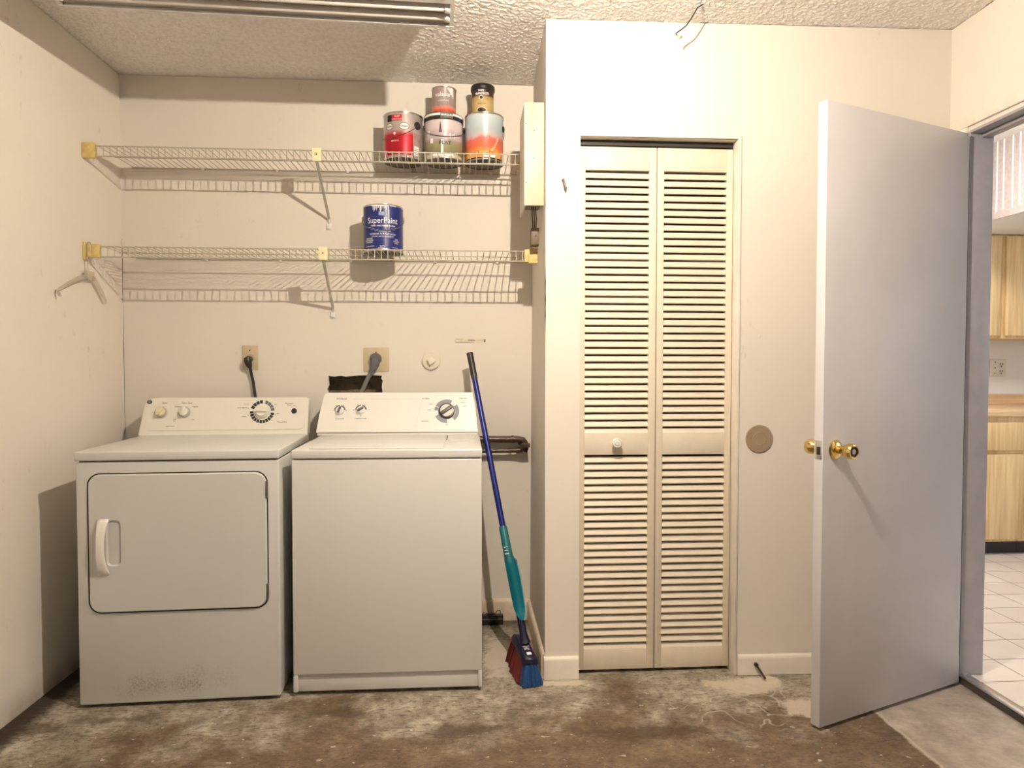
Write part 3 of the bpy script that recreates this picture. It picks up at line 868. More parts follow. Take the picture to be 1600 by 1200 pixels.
g = G(); g.use(WHITEL)
for k in range(15):
    a = -.42+.047*k; dl_ = random.uniform(.010, .027); g.patch(GR+.0006, a, a+random.uniform(.014, .034), GH-.004-dl_, GH+.0, 1)
g.patch(GR+.0006, -.52, .34, GH-.007, GH-.001, 10); g.patch(GR+.0006, .36, .395, GH-.062, GH-.001, 1); g.patch(GR+.0006, .40, .412, GH-.105, GH-.02, 1); g.patch(GR+.0006, .44, .80, GH-.0055, GH-.001, 5)
g.build('paint_drips', c)
wire_handle(c, GR+.001, GH, .05, .062, GH-.046, ear=STEEL, earr=.010)

# ------------------------------------------------------------------ dryer
DTH = math.atan2(.0272, .6686)
dr = empty('dryer', (-1.3205, 2.4187, 0), DTH, label='white front-door tumble dryer standing beside the side wall', cat='clothes dryer')
W_, D_, ZT = .669, .63, .848
g = G(); g.use(APPL)
g.box(0, W_, .0, D_, .012, ZT, .006, 3)
g.build('cabinet', dr, mats=[DRYF])
g = G(); g.use(BLACK)
g.box(.01, .011, .01, .011, .013, .014); g.bm.clear()
for x_, y_ in ((.05, .06), (W_-.05, .06), (.05, D_-.06), (W_-.05, D_-.06)):
    g = G(); g.use(BLACK); g.lathe([(.018, 0), (.018, .006), (.010, .012)], 16, Matrix.Translation((x_, y_, 0))); g.build('foot', dr)
g = G(); g.use(DARK); g.box(.010, W_-.010, .006, D_-.02, ZT, ZT+.004); g.build('top_gap', dr)
g = G(); g.use(PANEL); g.box(-.002, W_+.002, -.006, .555, ZT+.004, .884, .0055, 3); g.build('top_lid', dr, mats=[APPL])


# dryer door: rounded outline
def rrect(x0, x1, z0, z1, r, n=8):
    pts = []
    for cx_, cz_, a0 in ((x1-r, z1-r, 0), (x0+r, z1-r, PI/2), (x0+r, z0+r, PI), (x1-r, z0+r, 3*PI/2)):
        for k in range(n+1):
            a = a0+PI/2*k/n; pts.append((cx_+r*math.cos(a), cz_+r*math.sin(a)))
    return pts


dx0, dx1, dz0, dz1 = .0405, .6275, .332, .806
g = G(); g.use(DARK); g.prism([(x, -.0012, z) for x, z in rrect(dx0-.0042, dx1+.0042, dz0-.0042, dz1+.0042, .043)], (0, .003, 0)); g.build('door_seal_gap', dr)
g = G(); g.use(APPL)
o1 = rrect(dx0, dx1, dz0, dz1, .040); o2 = rrect(dx0+.004, dx1-.004, dz0+.004, dz1-.004, .036)
hxa, hxb, hza, hzb = .099, .146, .492, .650      # finger recess beside the handle
rec = rrect(hxa-.030+.030, hxb, hza, hzb, .016, 5)
bm = g.bm
A = [bm.verts.new((x, -.0015, z)) for x, z in o1]; B = [bm.verts.new((x, -.008, z)) for x, z in o2]
for i in range(len(A)): j = (i+1) % len(A); bm.faces.new((A[i], A[j], B[j], B[i]))
R1 = [bm.verts.new((x, -.008, z)) for x, z in rec]; R2_ = [bm.verts.new((x, -.0022, z)) for x, z in rrect(hxa+.004, hxb-.004, hza+.004, hzb-.004, .013, 5)]
n = len(R1)
for i in range(n): j = (i+1) % n; bm.faces.new((R1[i], R1[j], R2_[j], R2_[i]))
bm.faces.new(R2_)
es = [bm.edges.get((B[i], B[(i+1) % len(B)])) for i in range(len(B))]+[bm.edges.get((R1[i], R1[(i+1) % n])) for i in range(n)]
bmesh.ops.triangle_fill(bm, use_beauty=True, edges=es)
ddoor = g.build('door', dr, mats=[APPL], ang=30)
g = G(); g.use(PANEL)
bm = g.bm; rows = []
N = 16
for k in range(N+1):
    t = k/N; z = .462+.192*t; bow = math.sin(t*PI)
    xc0 = .070+.002*bow; xc1 = .108-.010*bow
    yo = -.010-.026*bow**.6
    rows.append([bm.verts.new(p) for p in ((xc0, -.0085, z), (xc0+.002, yo+.004, z), (xc0+.006, yo, z), (xc1-.006, yo, z), (xc1, yo+.005, z), (xc1, min(-.008, yo+.012), z))])
for k in range(N):
    for i in range(5): bm.faces.new((rows[k][i], rows[k][i+1], rows[k+1][i+1], rows[k+1][i]))
bm.faces.new(rows[0]); bm.faces.new(rows[-1][::-1])
for k in range(N): bm.faces.new((rows[k][5], rows[k][0], rows[k+1][0], rows[k+1][5]))
g.build('handle', ddoor, mats=[PANEL], ang=40)
for hz in (.745, .385):
    g = G(); g.use(mat('hinge_metal', (.20, .18, .16), .4, .6)); g.box(dx1-.003, dx1+.003, -.0092, -.0005, hz-.030, hz+.030, .001); g.build('hinge', ddoor)
# console
DCO = Vector((0, .53, .884)); DCV = Vector((0, .05, .154)).normalized(); DCN = Vector((0, -DCV.z, DCV.y))


def dP(u, v, n=0.0): return DCO+Vector((u, 0, 0))+DCV*v+DCN*n


g = G(); g.use(PANEL); bm = g.bm
# front face outline (u,v) with rounded upper corners, tapering ends
outl = [(-.014, 0), (W_+.0, 0), (W_-.001, .145)]
for k in range(1, 6): a = k/6*PI/2; outl.append((W_-.001-.016+.016*math.cos(a), .145+.016*math.sin(a)))
outl += [(W_-.020, .161), (.045, .161)]
for k in range(1, 6): a = PI/2+k/6*PI/2; outl.append((.045+.045*math.cos(a), .133+.028*math.sin(a)))
outl += [(-.002, .128)]
vs_ = g.prism([dP(u, v) for u, v in outl], (0, .058, -.002))
cons = g.build('console', dr, mats=[PANEL], ang=40)
g = G(); g.use(PANEL); inn = rrect(.004, W_-.014, .020, .155, .026)
g.prism([dP(u, v, 0) for u, v in inn], DCN*.003); g.build('control_panel', cons)


def dial(parent, P, u, v, r, hgt, body, name='knob', n0=.0, grip=True, rot=0.0, skirt=None, gripm=None):
    O = P(u, v, n0); ex = Vector((1, 0, 0)); ey = (P(u, v+1)-P(u, v)).normalized(); ez = ex.cross(ey)
    if ez.y > 0: ez = -ez
    Mx = Matrix((ex, ey, ez)).transposed().to_4x4(); Mx.translation = O
    g = G(); g.use(skirt or body)
    g.lathe([(r, 0), (r, hgt*.35), (r*.94, hgt*.5), (r*.82, hgt*.55)], 36, Mx)
    g.use(body); g.lathe([(r*.80, hgt*.5), (r*.78, hgt*.9), (r*.70, hgt), (0, hgt)], 36, Mx)
    kb = g.build(name, parent)
    if grip:
        g = G(); g.use(gripm or body)
        vv = g.box(-r*.22, r*.22, -r*.80, r*.80, hgt*.9, hgt*1.45, r*.08, 2)
        bmesh.ops.transform(g.bm, matrix=Mx @ Matrix.Rotation(rot, 4, 'Z'), verts=g.bm.verts)
        g.build('grip', kb)
    return kb


def flat(P, u, v, n): return lambda x, y: P(u+x, v+y, n)


def ring(g, P, u, v, r0, r1, a0, a1, n, nn=.0005):
    """angles clockwise from up"""
    bm = g.bm; ra = []; st = max(2, int((a1-a0)/.12))
    for k in range(st+1):
        a = a0+(a1-a0)*k/st
        ra.append([bm.verts.new(P(u+q*math.sin(a), v+q*math.cos(a), n)) for q in (r0, r1)])
    fs = [bm.faces.new((ra[k][0], ra[k][1], ra[k+1][1], ra[k+1][0])) for k in range(st)]; g._tag(fs)


CREAM = mat('aged_cream_knob', (.78, .72, .46), .4)
for u, m_, rr in ((.0693, CREAM, .6), (.1622, PANEL, .15)):
    dial(cons, dP, u, .0975, .0235, .020, m_, n0=.003, rot=-rr, skirt=mat('knob_skirt', (.50, .47, .42), .4))
kd = dial(cons, dP, .478, .098, .030, .022, PANEL, name='timer_dial', n0=.003, rot=PI/2, skirt=WHITEP)
g = G(); n_ = .0035
g.use(BLACK)
for a0, a1, cnt in ((-1.28, .02, 4), (1.66, 4.78, 11)):
    w = (a1-a0)/cnt
    for k in range(cnt): ring(g, dP, .478, .098, .036, .0505, a0+w*k+.025, a0+w*(k+1)-.025, n_)
g.use(GREYP)
for k in range(4): ring(g, dP, .478, .098, .036, .0505, .22+.32*k+.02, .22+.32*(k+1)-.02, n_)
g.use(mat('console_print', (.10, .09, .08), .6))
for s, u, v, sz in (('Signal', .0780, .1385, .009), ('Fabric Care', .168, .1375, .009), ('Regular', .203, .122, .0075), ('Delicate', .133, .122, .0075), ('Fluff\nAir', .125, .064, .0065),
                    ('Low', .198, .066, .0075), ('HEAVY DUTY', .110, .037, .006), ('AUTOMATIC', .396, .115, .0075), ('Permanent\nPress', .588, .130, .008), ('Timed Dry', .562, .052, .009),
                    ('Start', .610, .124, .007), ('Cottons', .405, .078, .0065), ('Less', .530, .130, .006), ('More', .545, .088, .006), ('Damp Dry', .410, .132, .005)):
    g.text(s, sz, flat(dP, u, v, n_), .01)
for k in range(12):
    a = k*PI/6+.2; ring(g, dP, .478, .098, .055, .058, a, a+.03, n_)
g.build('console_print', cons)
g = G(); g.use(BLACK)
bmx = g.bm; pts = [dP(.0175+.0105*math.cos(2*PI*k/24), .1425+.0082*math.sin(2*PI*k/24), .003) for k in range(24)]
g.prism(pts, DCN*.0012); g.use(WHITEL); g.text('GE', .0085, flat(dP, .0175, .1425, .0045), .0)
g.build('maker_badge', cons)
dial(cons, dP, .6103, .100, .0115, .010, BLACK, name='start_button', n0=.003, grip=False)

# ------------------------------------------------------------------ washer
wa = empty('washing_machine', (-.612, 2.456, 0), 0, label='white top-loading washing machine standing between the dryer and the broom', cat='washing machine')
WW, WD, WZ = .668, .620, .845
g = G(); g.use(APPL2)
g.box(0, WW, 0, WD, .078, WZ, .005, 3)
g.build('cabinet', wa)
g = G(); g.use(APPL2); g.box(0, .016, 0, WD, .016, .0795, .004); g.box(WW-.014, WW, 0, WD, .016, .0795, .004)
g.box(.010, WW-.008, .010, WD, .016, .0790, .002); g.build('kick_panel', wa)
g = G(); g.use(BLACK)
for x_, y_ in ((.05, .06), (WW-.05, .06), (.05, WD-.06), (WW-.05, WD-.06)):
    g = G(); g.use(BLACK); g.lathe([(.018, 0), (.018, .008), (.010, .020)], 16, Matrix.Translation((x_, y_, 0))); g.build('foot', wa)
g = G(); g.use(DARK); g.box(.008, WW-.008, .005, WD-.02, WZ, WZ+.003); g.build('top_gap', wa)
g = G(); g.use(APPL2); g.box(-.001, WW+.001, -.004, WD-.005, WZ+.003, .879, .005, 3); top = g.build('top_cover', wa)
g = G(); g.use(APPL2); g.box(.055, .530, .020, .452, .8785, .884, .003, 2)
lid = g.build('lid', wa)
g = G(); g.use(GREYC); g.box(.533, .537, .300, .445, .8786, .8815, .0005); g.build('lid_gap', wa)
g = G(); g.use(APPL2); g.prism([(.545, .25, .8787), (.640, .30, .8787), (.655, .45, .8787), (.545, .45, .8787)], (0, 0, .003)); g.build('dispenser_corner', wa)
WCO = Vector((0, .474, .884)); WCV = Vector((0, .070, .170)).normalized(); WCN = Vector((0, -WCV.z, WCV.y))


def wP(u, v, n=0.0): return WCO+Vector((u, 0, 0))+WCV*v+WCN*n


g = G(); g.use(PANEL); g.box(-.010, WW-.008, .472, WD+.02, .8795, .890, .002); g.use(GREYP); g.box(-.006, WW-.011, .4735, WD, .8900, .8925)
g.build('console_base', wa, mats=[PANEL, GREYP])
g = G(); g.use(PANEL)
wo = [(-.016, .010), (WW-.006, .010), (WW-.022, .183)]
for k in range(1, 5): a = k/5*PI/2; wo.append((WW-.022-.006+.006*math.cos(a), .183+.005*math.sin(a)))
wo += [(WW-.032, .188), (.026, .188)]
for k in range(1, 5): a = PI/2+k/5*PI/2; wo.append((.026+.018*math.cos(a), .176+.012*math.sin(a)))
wo += [(.006, .170), (-.008, .090)]
g.prism([wP(u, v) for u, v in wo], (0, .060, -.004)); wc = g.build('console', wa, mats=[mat('washer_console_white', (.86, .84, .78), .35, var=.01)], ang=40)
g = G(); g.use(GREYP)
for u, v0_ in ((.0763, .1075), (.1649, .1090)):
    ring(g, wP, u, v0_, .0125, .0245, -1.5, -.05, .0006); ring(g, wP, u, v0_, .0125, .0245, .22, 1.5, .0006)
g.use(mat('ring_grey', (.28, .28, .32), .5))
for a0, a1 in ((-1.5, -1.15), (-1.10, .45), (.95, 2.45), (3.1, 4.3)): ring(g, wP, .529, .1025, .036, .0535, a0, a1, .0006)
g.use(mat('washer_print', (.12, .12, .13), .6))
for s, u, v, sz in (('Whirlpool', .081, .1600, .0105), ('LOAD SIZE', .078, .070, .0075), ('TEMPERATURE', .166, .070, .0075), ('NORMAL', .440, .160, .008), ('HEAVY', .462, .135, .0065), ('WASH', .455, .108, .0055),
                    ('DELICATE', .437, .058, .007), ('PERM PRESS', .600, .160, .007), ('CASUAL', .598, .142, .007), ('SPIN', .530, .042, .006), ('RINSE', .605, .125, .006), ('II', .165, .083, .009)):
    g.text(s, sz, flat(wP, u, v, .0006), .01)
for u, v in ((.051, .108), (.060, .130), (.092, .131), (.103, .108), (.134, .110), (.150, .134), (.180, .134), (.199, .112)):
    g.text('o', .008, flat(wP, u, v, .0006), .02)
g.box(0, .001, 0, .001, 0, .001, M=Matrix.Translation(wP(.3, .1, -.004)))
g.use(mat('faint_line', (.66, .65, .62), .5))
for (u0, v0_), (u1, v1_) in (((.13, .1585), (.415, .1585)), ((.425, .165), (.395, .03))):
    dx = Vector((u1-u0, v1_-v0_)).normalized(); px, py = -dx.y*.0007, dx.x*.0007
    g.poly([wP(u0+px, v0_+py, .0005), wP(u1+px, v1_+py, .0005), wP(u1-px, v1_-py, .0005), wP(u0-px, v0_-py, .0005)])
g.build('console_print', wc)
KGREY = mat('knob_grey', (.10, .10, .095), .4)
for u, v, rr in ((.0763, .1060, -.35), (.1649, .1075, -1.0)):
    dial(wc, wP, u, v, .0185, .016, WHITEP, rot=rr, gripm=KGREY)
kb = dial(wc, wP, .529, .1025, .0345, .018, WHITEP, name='timer_dial', rot=-.95, skirt=mat('dial_black_rim', (.03, .03, .03), .3), gripm=KGREY)

# ------------------------------------------------------------------ wall plates, cords, pipes on the back wall
def plate(name, x0, x1, z0, z1, label, round_r, rc, cat='outlet'):
    cx, cz = (x0+x1)/2, (z0+z1)/2
    o = empty(name, (cx, YB, cz), label=label, cat=cat)
    g = G(); g.use(BEIGE); g.box(x0-cx, x1-cx, -.006, .001, z0-cz, z1-cz, .0035, 2); g.build('cover_plate', o)
    g = G(); g.use(mat('beige_face', (.50, .41, .26), .45)); g.lathe([(round_r, .004), (round_r, .0075), (round_r-.002, .0085), (0, .0085)], 30, Matrix.Translation((rc[0]-cx, 0, rc[1]-cz)) @ Matrix.Rotation(PI/2, 4, 'X')); g.build('receptacle', o)
    for sx, sz in ((0, (z1-z0)/2-.022),):
        g = G(); g.use(RUST); g.lathe([(.003, .006), (.003, .0075), (0, .008)], 10, Matrix.Translation((sx, 0, sz)) @ Matrix.Rotation(PI/2, 4, 'X')); g.build('screw', o)
    return o


plate('wall_outlet', -.993, -.924, 1.154, 1.263, 'narrow beige wall outlet with a black plug above the dryer', .017, (-.957, 1.208))
plate('wall_outlet', -.461, -.347, 1.146, 1.255, 'square beige wall outlet with a grey plug above the washer', .026, (-.405, 1.204))
pc = empty('power_cord', (-.955, YB, 1.20), label='black power cord plugged into the narrow outlet behind the dryer', cat='power cord')
g = G(); g.use(BLACK); g.tube([(-.006, -.036, .008), (-.004, -.038, -.006), (0, -.034, -.022), (.003, -.028, -.034)], .014, 14, rads=[.015, .0165, .014, .009]); g.tube([(-.004, -.008, .002), (-.004, -.034, .002)], .014, 12); g.build('plug', pc)
g = G(); g.use(BLACK); g.tube([(.003, -.028, -.030), (.006, -.022, -.06), (.014, -.020, -.10), (.022, -.024, -.15), (.030, -.030, -.21), (.035, -.04, -.30)], .0062, 10); g.build('cable', pc)
pc = empty('power_cord', (-.405, YB, 1.20), label='thick grey power cord with round plug above the washer', cat='power cord')
g = G(); g.use(mat('grey_plug', (.13, .13, .14), .45)); g.tube([(-.001, -.008, .004), (-.001, -.026, .004)], .026, 24, rads=[.027, .025]); g.tube([(0, -.020, .006), (-.004, -.022, -.022), (-.014, -.022, -.050)], .018, 16, rads=[.020, .021, .013]); g.build('plug', pc)
g = G(); g.use(GREYC); g.tube([(-.014, -.020, -.040), (-.022, -.019, -.060), (-.040, -.017, -.095), (-.060, -.018, -.140), (-.085, -.03, -.21)], .010, 12); g.build('cable', pc)

# round cleanout cap
cp = empty('drain_cap', (-.157, YB, 1.196), label='round white pipe cap with a raised square, on the wall above the washer', cat='pipe cap')
g = G(); Mx = Matrix.Rotation(PI/2, 4, 'X'); g.use(mat('painted_cap', (.80, .74, .62), .4)); g.lathe([(.041, 0), (.041, .010), (.038, .014), (0, .014)], 40, Mx)
g.build('cap', cp)
g = G(); g.use(mat('painted_cap', (0, 0, 0))); g.box(-.0135, .0135, -.034, -.012, -.0135, .0135, .002, M=Matrix.Rotation(PI/4+.1, 4, 'Y')); g.build('square_boss', cp)

g = G(); g.use(mat('torn_paper', (.78, .70, .58), .8, var=.10, vscale=80)); g.box(-.071, .071, -.0012, 0, -.010, .010)
g.use(mat('paper_dark_bits', (.16, .14, .12), .7)); g.box(-.069, .020, -.0016, -.0010, -.0085, -.0060); g.box(-.01, .022, -.0017, -.0010, .0005, .004); g.box(.062, .070, -.0016, -.0010, -.007, .006)
g.use(mat('paper_grey_bits', (.40, .36, .32), .7)); g.box(-.066, -.030, -.0016, -.0010, .006, .008); g.box(.035, .06, -.0016, -.001, .001, .003)
one('adhesive_strip', g, None, label='torn strip of old adhesive on the wall above the broom handle', cat='adhesive strip', loc=(.019, YB, 1.287), smooth=False)

# water pipes to the right of the washer
pp = empty('water_pipes', (.28, YB, .82), label='dark copper water pipes between the washer and the alcove corner', cat='pipes')
yy = 3.108-YB


def q(px, z, dy=0): return (px-.28, yy+dy, z-.82)


g = G(); g.use(COPPER); g.tube([q(-.02, .842), q(.235, .840), q(.256, .836), q(.266, .822), q(.268, .800), q(.262, .785)], .0155, 16); g.build('upper_pipe', pp)
g = G(); g.use(COPPER); g.tube([q(-.02, .789, -.004), q(.235, .790, -.004)], .0105, 14); g.build('lower_pipe', pp)
g = G(); g.use(COPPER); g.tube([q(.225, .790, -.004), q(.255, .792, -.002)], .014, 14); g.tube([q(.205, .841), q(.215, .841)], .0175, 16)
g.build('pipe_fitting', pp)
g = G(); g.use(COPPER); g.tube([q(.262, .822, -.012), q(.262, .822, -.045)], .005, 8); g.box(*[v for v in (q(.243, .818)[0], q(.285, .818)[0], yy-.050, yy-.040, -.012, .008)], .003); g.build('valve_lever', pp)
g = G(); g.use(COPPER); g.tube([q(.245, .822, .0), (.245-.28, -.001, .002)], .010, 10); g.tube([q(.20, .789, 0), (.20-.28, -.001, -.031)], .008, 10); g.build('wall_stub', pp)

# plywood box on the alcove side wall
bx = empty('plywood_box', (XR, 2.75, 1.78), label='tall painted plywood box fixed on the alcove side wall beside the upper shelf', cat='plywood box')
g = G(); g.use(PLY); bw = -.073; X0, X1 = bw, .000
g.box(X0+.004, X1, -.140, -.132, 0, .385, .001); g.build('front_board', bx)
g = G(); g.use(PLYW); g.box(X0, X0+.007, -.138, .080, .0, .385, .001); g.box(X0+.007, X1, -.132, .080, .378, .385); g.build('side_board', bx)
g = G(); g.use(mat('box_inside', (.32, .27, .20), .8)); g.box(X0+.007, X1, -.132, .078, .030, .036); g.build('inner_board', bx)
for sx, sz in ((-.068, .305), (-.036, .280), (-.036, .175), (-.066, .085)):
    g = G(); g.use(BLACK); g.lathe([(.0022, .140), (.0022, .1412), (0, .1414)], 8, Matrix.Translation((sx, 0, sz)) @ Matrix.Rotation(PI/2, 4, 'X')); g.build('screw', bx)
jb = empty('junction_box', (XR-.018, 2.80, 1.70), label='small brown junction box with loose wires under the plywood box', cat='junction box')
g = G(); g.use(mat('brown_plastic', (.17, .12, .075), .5)); g.box(-.014, .020, -.03, .03, -.040, .028, .003); g.build('box_body', jb)
g = G(); g.use(BLACK)
for k in range(3): g.tube([(-.006+.006*k, -.02, .028), (-.010+.008*k, -.04, .06), (-.012+.007*k, -.03, .12)], .0022, 6)
g.build('wires', jb)
g = G(); g.use(BLACK); g.lathe([(.004, .030), (.004, .0315), (0, .0318)], 10, Matrix.Translation((.004, 0, -.004)) @ Matrix.Rotation(PI/2, 4, 'X')); g.build('screw', jb)

# ------------------------------------------------------------------ small things on the closet wall
g = G(); g.use(mat('brown_disc', (.34, .255, .175), .6, var=.03)); Mx = Matrix.Rotation(PI/2, 4, 'X')
g.lathe([(.0525, 0), (.0525, .003), (.051, .0045), (.026, .0045), (.0245, .0060), (.0225, .0045), (0, .0045)], 48, Mx)
one('wall_bumper', g, None, label='flat brown round door bumper on the closet wall', cat='door bumper', loc=(1.104, fy(1.104), .900))
hk = empty('wall_hook', (.358, fy(.358), 1.845), label='small grey metal hook on the wall beside the closet', cat='wall hook')
g = G(); g.use(mat('hook_metal', (.16, .155, .15), .35, .5)); g.lathe([(.0065, 0), (.0065, .0025), (.004, .004), (0, .004)], 16, Matrix.Translation((0, 0, .012)) @ Mx); g.build('hook_plate', hk)
g = G(); g.use(mat('hook_metal', (.35, .34, .32))); g.tube([(0, -.004, .014), (.001, -.014, .006), (.004, -.020, -.008), (.008, -.018, -.022), (.009, -.010, -.025)], .0042, 8); g.build('hook', hk)
g = G(); g.use(RUST); g.tube([(0, 0, 0), (0, -.012, 0)], .0075, 12); g.tube([(0, -.006, 0), (.016, -.050, -.034)], .0042, 8)
one('rusty_nail', g, None, label='rusty nail sticking out of the baseboard by the kitchen door', cat='nail', loc=(1.094, fy(1.1)-.0155, .045))
g = G(); g.use(mat('white_eye_hook', (.70, .64, .55), .4)); g.lathe([(.008, 0), (.008, .006), (.005, .014), (0, .015)], 16, Mx)
one('ceiling_hook', g, None, label='small white peg high on the closet wall under the dangling wire', cat='peg', loc=(.786, fy(.786), 2.388))
g = G(); g.use(BLACK); g.tube([(.835, 2.4, H+.005), (.825, 2.40, 2.4375), (.8095, 2.40, 2.428), (.797, 2.40, 2.405), (.787, 2.40, 2.388), (.770, 2.40, 2.364), (.755, 2.40, 2.352), (.738, 2.40, 2.340), (.733, 2.40, 2.335), (.735, 2.40, 2.329)], .0022, 8)
one('dangling_wire', g, None, label='thin black wire curling down from the ceiling before the closet wall', cat='wire')

# ------------------------------------------------------------------ clothes hanger at the lower shelf end
hg = empty('clothes_hanger', (-1.487, 2.842, 1.60), label='clear plastic clothes hanger hung from the lower shelf bracket', cat='clothes hanger')
mC, nt, b = nodes('clear_plastic'); b.inputs['Base Color'].default_value = (.90, .84, .76, 1); b.inputs['Roughness'].default_value = .12
b.inputs['Transmission Weight'].default_value = .75; b.inputs['IOR'].default_value = 1.15
v = coords(nt); bump(nt, b, noise(nt, v, 60), .2, .001)
g = G(); g.use(mC)
g.tube([(.002, -.004, -.055), (.002, -.0105, -.010), (.002, -.0105, .050), (.002, -.006, .0590), (.002, .003, .0620), (.002, .012, .0590), (.002, .0165, .050), (.002, .0165, .030)], .0018, 8); g.build('hook', hg)
g = G(); g.use(mC); g.box(-.004, .006, -.030, .034, -.088, -.052, .004, 2); g.build('hub', hg)
for s, ye, ze in ((-1, -.212, -.150), (1, .120, -.158)):
    g = G(); g.use(mC)
    pts = []
    for k in range(9):
        t = k/8; pts.append((.002, s*.026+(ye-s*.026)*t, -.078+(ze+.078)*(t**1.25)))
    pts += [(.004, ye-s*.004, ze-.016), (.004, ye-s*.010, ze-.018)] if s < 0 else [(.004, ye, ze-.014)]
    g.tube(pts, .007, 8, rads=[.010, .0095, .009, .0085, .008, .0075, .007, .0065, .006]+[.005]*(len(pts)-9)); g.build('arm', hg)

# ------------------------------------------------------------------ broom with a clip-on dustpan
HB = Vector((.218, 2.606, .149)); HT = Vector((.0165, 3.038, 1.228)); hd = (HT-HB).normalized()
bro = empty('broom', (.205, 2.56, 0), label='blue handled broom with blue and red bristles leaning beside the washer', cat='broom')
OB = Vector((.205, 2.56, 0))


def hp(z): return HB+hd*((z-HB.z)/hd.z)-OB


g = G(); g.use(BLUEM); g.tube([hp(.15), hp(1.14)], .0122, 18); g.build('handle', bro)
g = G(); g.use(BLACK); g.tube([hp(1.115), hp(1.128), hp(1.215), hp(1.228)], .014, 18, rads=[.0128, .0142, .0145, .0150]); g.build('grip', bro)
g = G(); g.use(NAVYP); g.tube([hp(.115), hp(.15), hp(.225)], .014, 16, rads=[.022, .0145, .0138]); g.build('socket', bro)
# head: tapered cap, long axis running back from the viewer
ax = Vector((-.21, .978, 0)).normalized(); sd = Vector((ax.y, -ax.x, 0)); FR = Vector((.238, 2.500, 0))-OB


def hq(a, s, z): return FR+ax*a+sd*s+Vector((0, 0, z))


g = G(); g.use(NAVYP); bm = g.bm; secs = []
for a, w0, w1, zb_, zt in ((-.004, .020, .024, .075, .092), (.0, .023, .028, .072, .098), (.05, .020, .027, .078, .110), (.10, .017, .026, .085, .122), (.145, .013, .024, .090, .128), (.19, .012, .022, .088, .118), (.20, .008, .018, .088, .108)):
    secs.append([bm.verts.new(hq(a, s, z)) for s, z in ((-w1, zb_), (w1, zb_), (w1*.98, zt-.012), (w0, zt), (-w0, zt), (-w1*.98, zt-.012))])
for k in range(len(secs)-1):
    for i in range(6): bm.faces.new((secs[k][i], secs[k][(i+1) % 6], secs[k+1][(i+1) % 6], secs[k+1][i]))
bm.faces.new(secs[0]); bm.faces.new(secs[-1][::-1])
head = g.build('head', bro, ang=50)
g = G(); g.use(WHITEL)


def top(u, v): return hq(.052+v, u, .110+(v)*.24+.0008)


def topf(a, s): return hq(a, s, .0985+.24*a+.0012)


g.poly([topf(.066, -.013), topf(.066, .013), topf(.069, .013), topf(.069, -.013)])
for a_, s0_, s1_ in ((.058, -.011, .004), (.053, -.010, .010), (.048, -.011, -.002), (.048, .001, .009)):
    g.poly([topf(a_, s0_), topf(a_, s1_), topf(a_+.0022, s1_), topf(a_+.0022, s0_)])
g.poly([topf(.018, -.009), topf(.018, .009), topf(.034, .009), topf(.034, -.009)])
g.build('head_label', head)
random.seed(5)


def bristles(a0, a1, cnt, m, name, s0=-.020, s1=.020):
    g = G(); g.use(m)
    for k in range(cnt):
        a = random.uniform(a0, a1); s = random.uniform(s0, s1)
        sp = s*2.0+random.uniform(-.003, .003); aa = a-.020*(1-a/.2)+random.uniform(-.004, .004) if a < .1 else a+.018*(a-.1)/.1
        zt = .082+.04*a
        p0 = hq(a, s, zt); p2 = hq(aa-.006 if a < .08 else aa, sp, .001+random.uniform(0, .004)); p1 = (p0+p2)/2+sd*(s*.12)
        g.tube([p0, p1, p2], .0016, 4, rads=[.0020, .0024, .0030])
    g.build(name, bro, ang=60)


bristles(.0, .075, 420, BRISB, 'blue_bristles'); bristles(.075, .195, 420, BRISR, 'red_bristles')
# a row of red bristles also runs along the side facing the washer
bristles(.030, .12, 90, BRISR, 'red_bristles', -.0235, -.0205)
# dustpan clipped on the handle
dp = empty('dustpan', hp(.40)+OB, label='narrow teal dustpan clipped along the broom handle', cat='dustpan')
OD = hp(.40)+OB
sx_ = hd.cross(Vector((0, -1, 0))).normalized(); sx_ = sx_ if sx_.x > 0 else -sx_
nf = sx_.cross(hd).normalized(); nf = nf if nf.y < 0 else -nf
g = G(); g.use(TEALD); g.tube([hp(.395)+OB-OD, hp(.42)+OB-OD, hp(.520)+OB-OD, hp(.528)+OB-OD], .018, 18, rads=[.020, .018, .0165, .0150], caps=False); sl = g.build('clip_sleeve', dp)
g = G(); g.use(WHITEL)
for k in range(3): p = hp(.425+.012*k)+OB-OD+nf*.0185; g.poly([p-sx_*.012, p+sx_*.003, p+sx_*.003+hd*.003, p-sx_*.012+hd*.003])
g.build('sleeve_marks', sl)
g = G(); g.use(TEAL); bm = g.bm; rows = []
for z, w, off, sh in ((.425, .016, .016, 0), (.410, .019, .018, .002), (.395, .0235, .019, .004), (.34, .0245, .019, .005), (.28, .0235, .019, .004), (.235, .022, .019, .004), (.215, .018, .019, .005), (.200, .012, .020, .006), (.192, .004, .020, .008)):
    p = hp(z)+OB-OD+sx_*sh; row = []
    for k in range(9):
        t = -1+k/4; row.append(bm.verts.new(p+sx_*(w*t)+nf*(off*(1-.75*t*t) if w > .0205 or z > .4 else off+.003)))
    rows.append(row)
for a, b_ in zip(rows[:-1], rows[1:]):
    for k in range(8): bm.faces.new((a[k], a[k+1], b_[k+1], b_[k]))
r = bmesh.ops.solidify(bm, geom=bm.faces[:], thickness=.0025)
g.build('pan', dp, ang=60)
g = G(); g.use(TEALL); pts = []
for z, w, sh in ((.405, .019, .003), (.395, .0245, .004), (.34, .0260, .005), (.28, .025, .004), (.235, .0235, .004), (.215, .0195, .005), (.192, .006, .008)):
    pts.append(hp(z)+OB-OD+sx_*(w+sh)+nf*(.005 if w > .02 else .024))
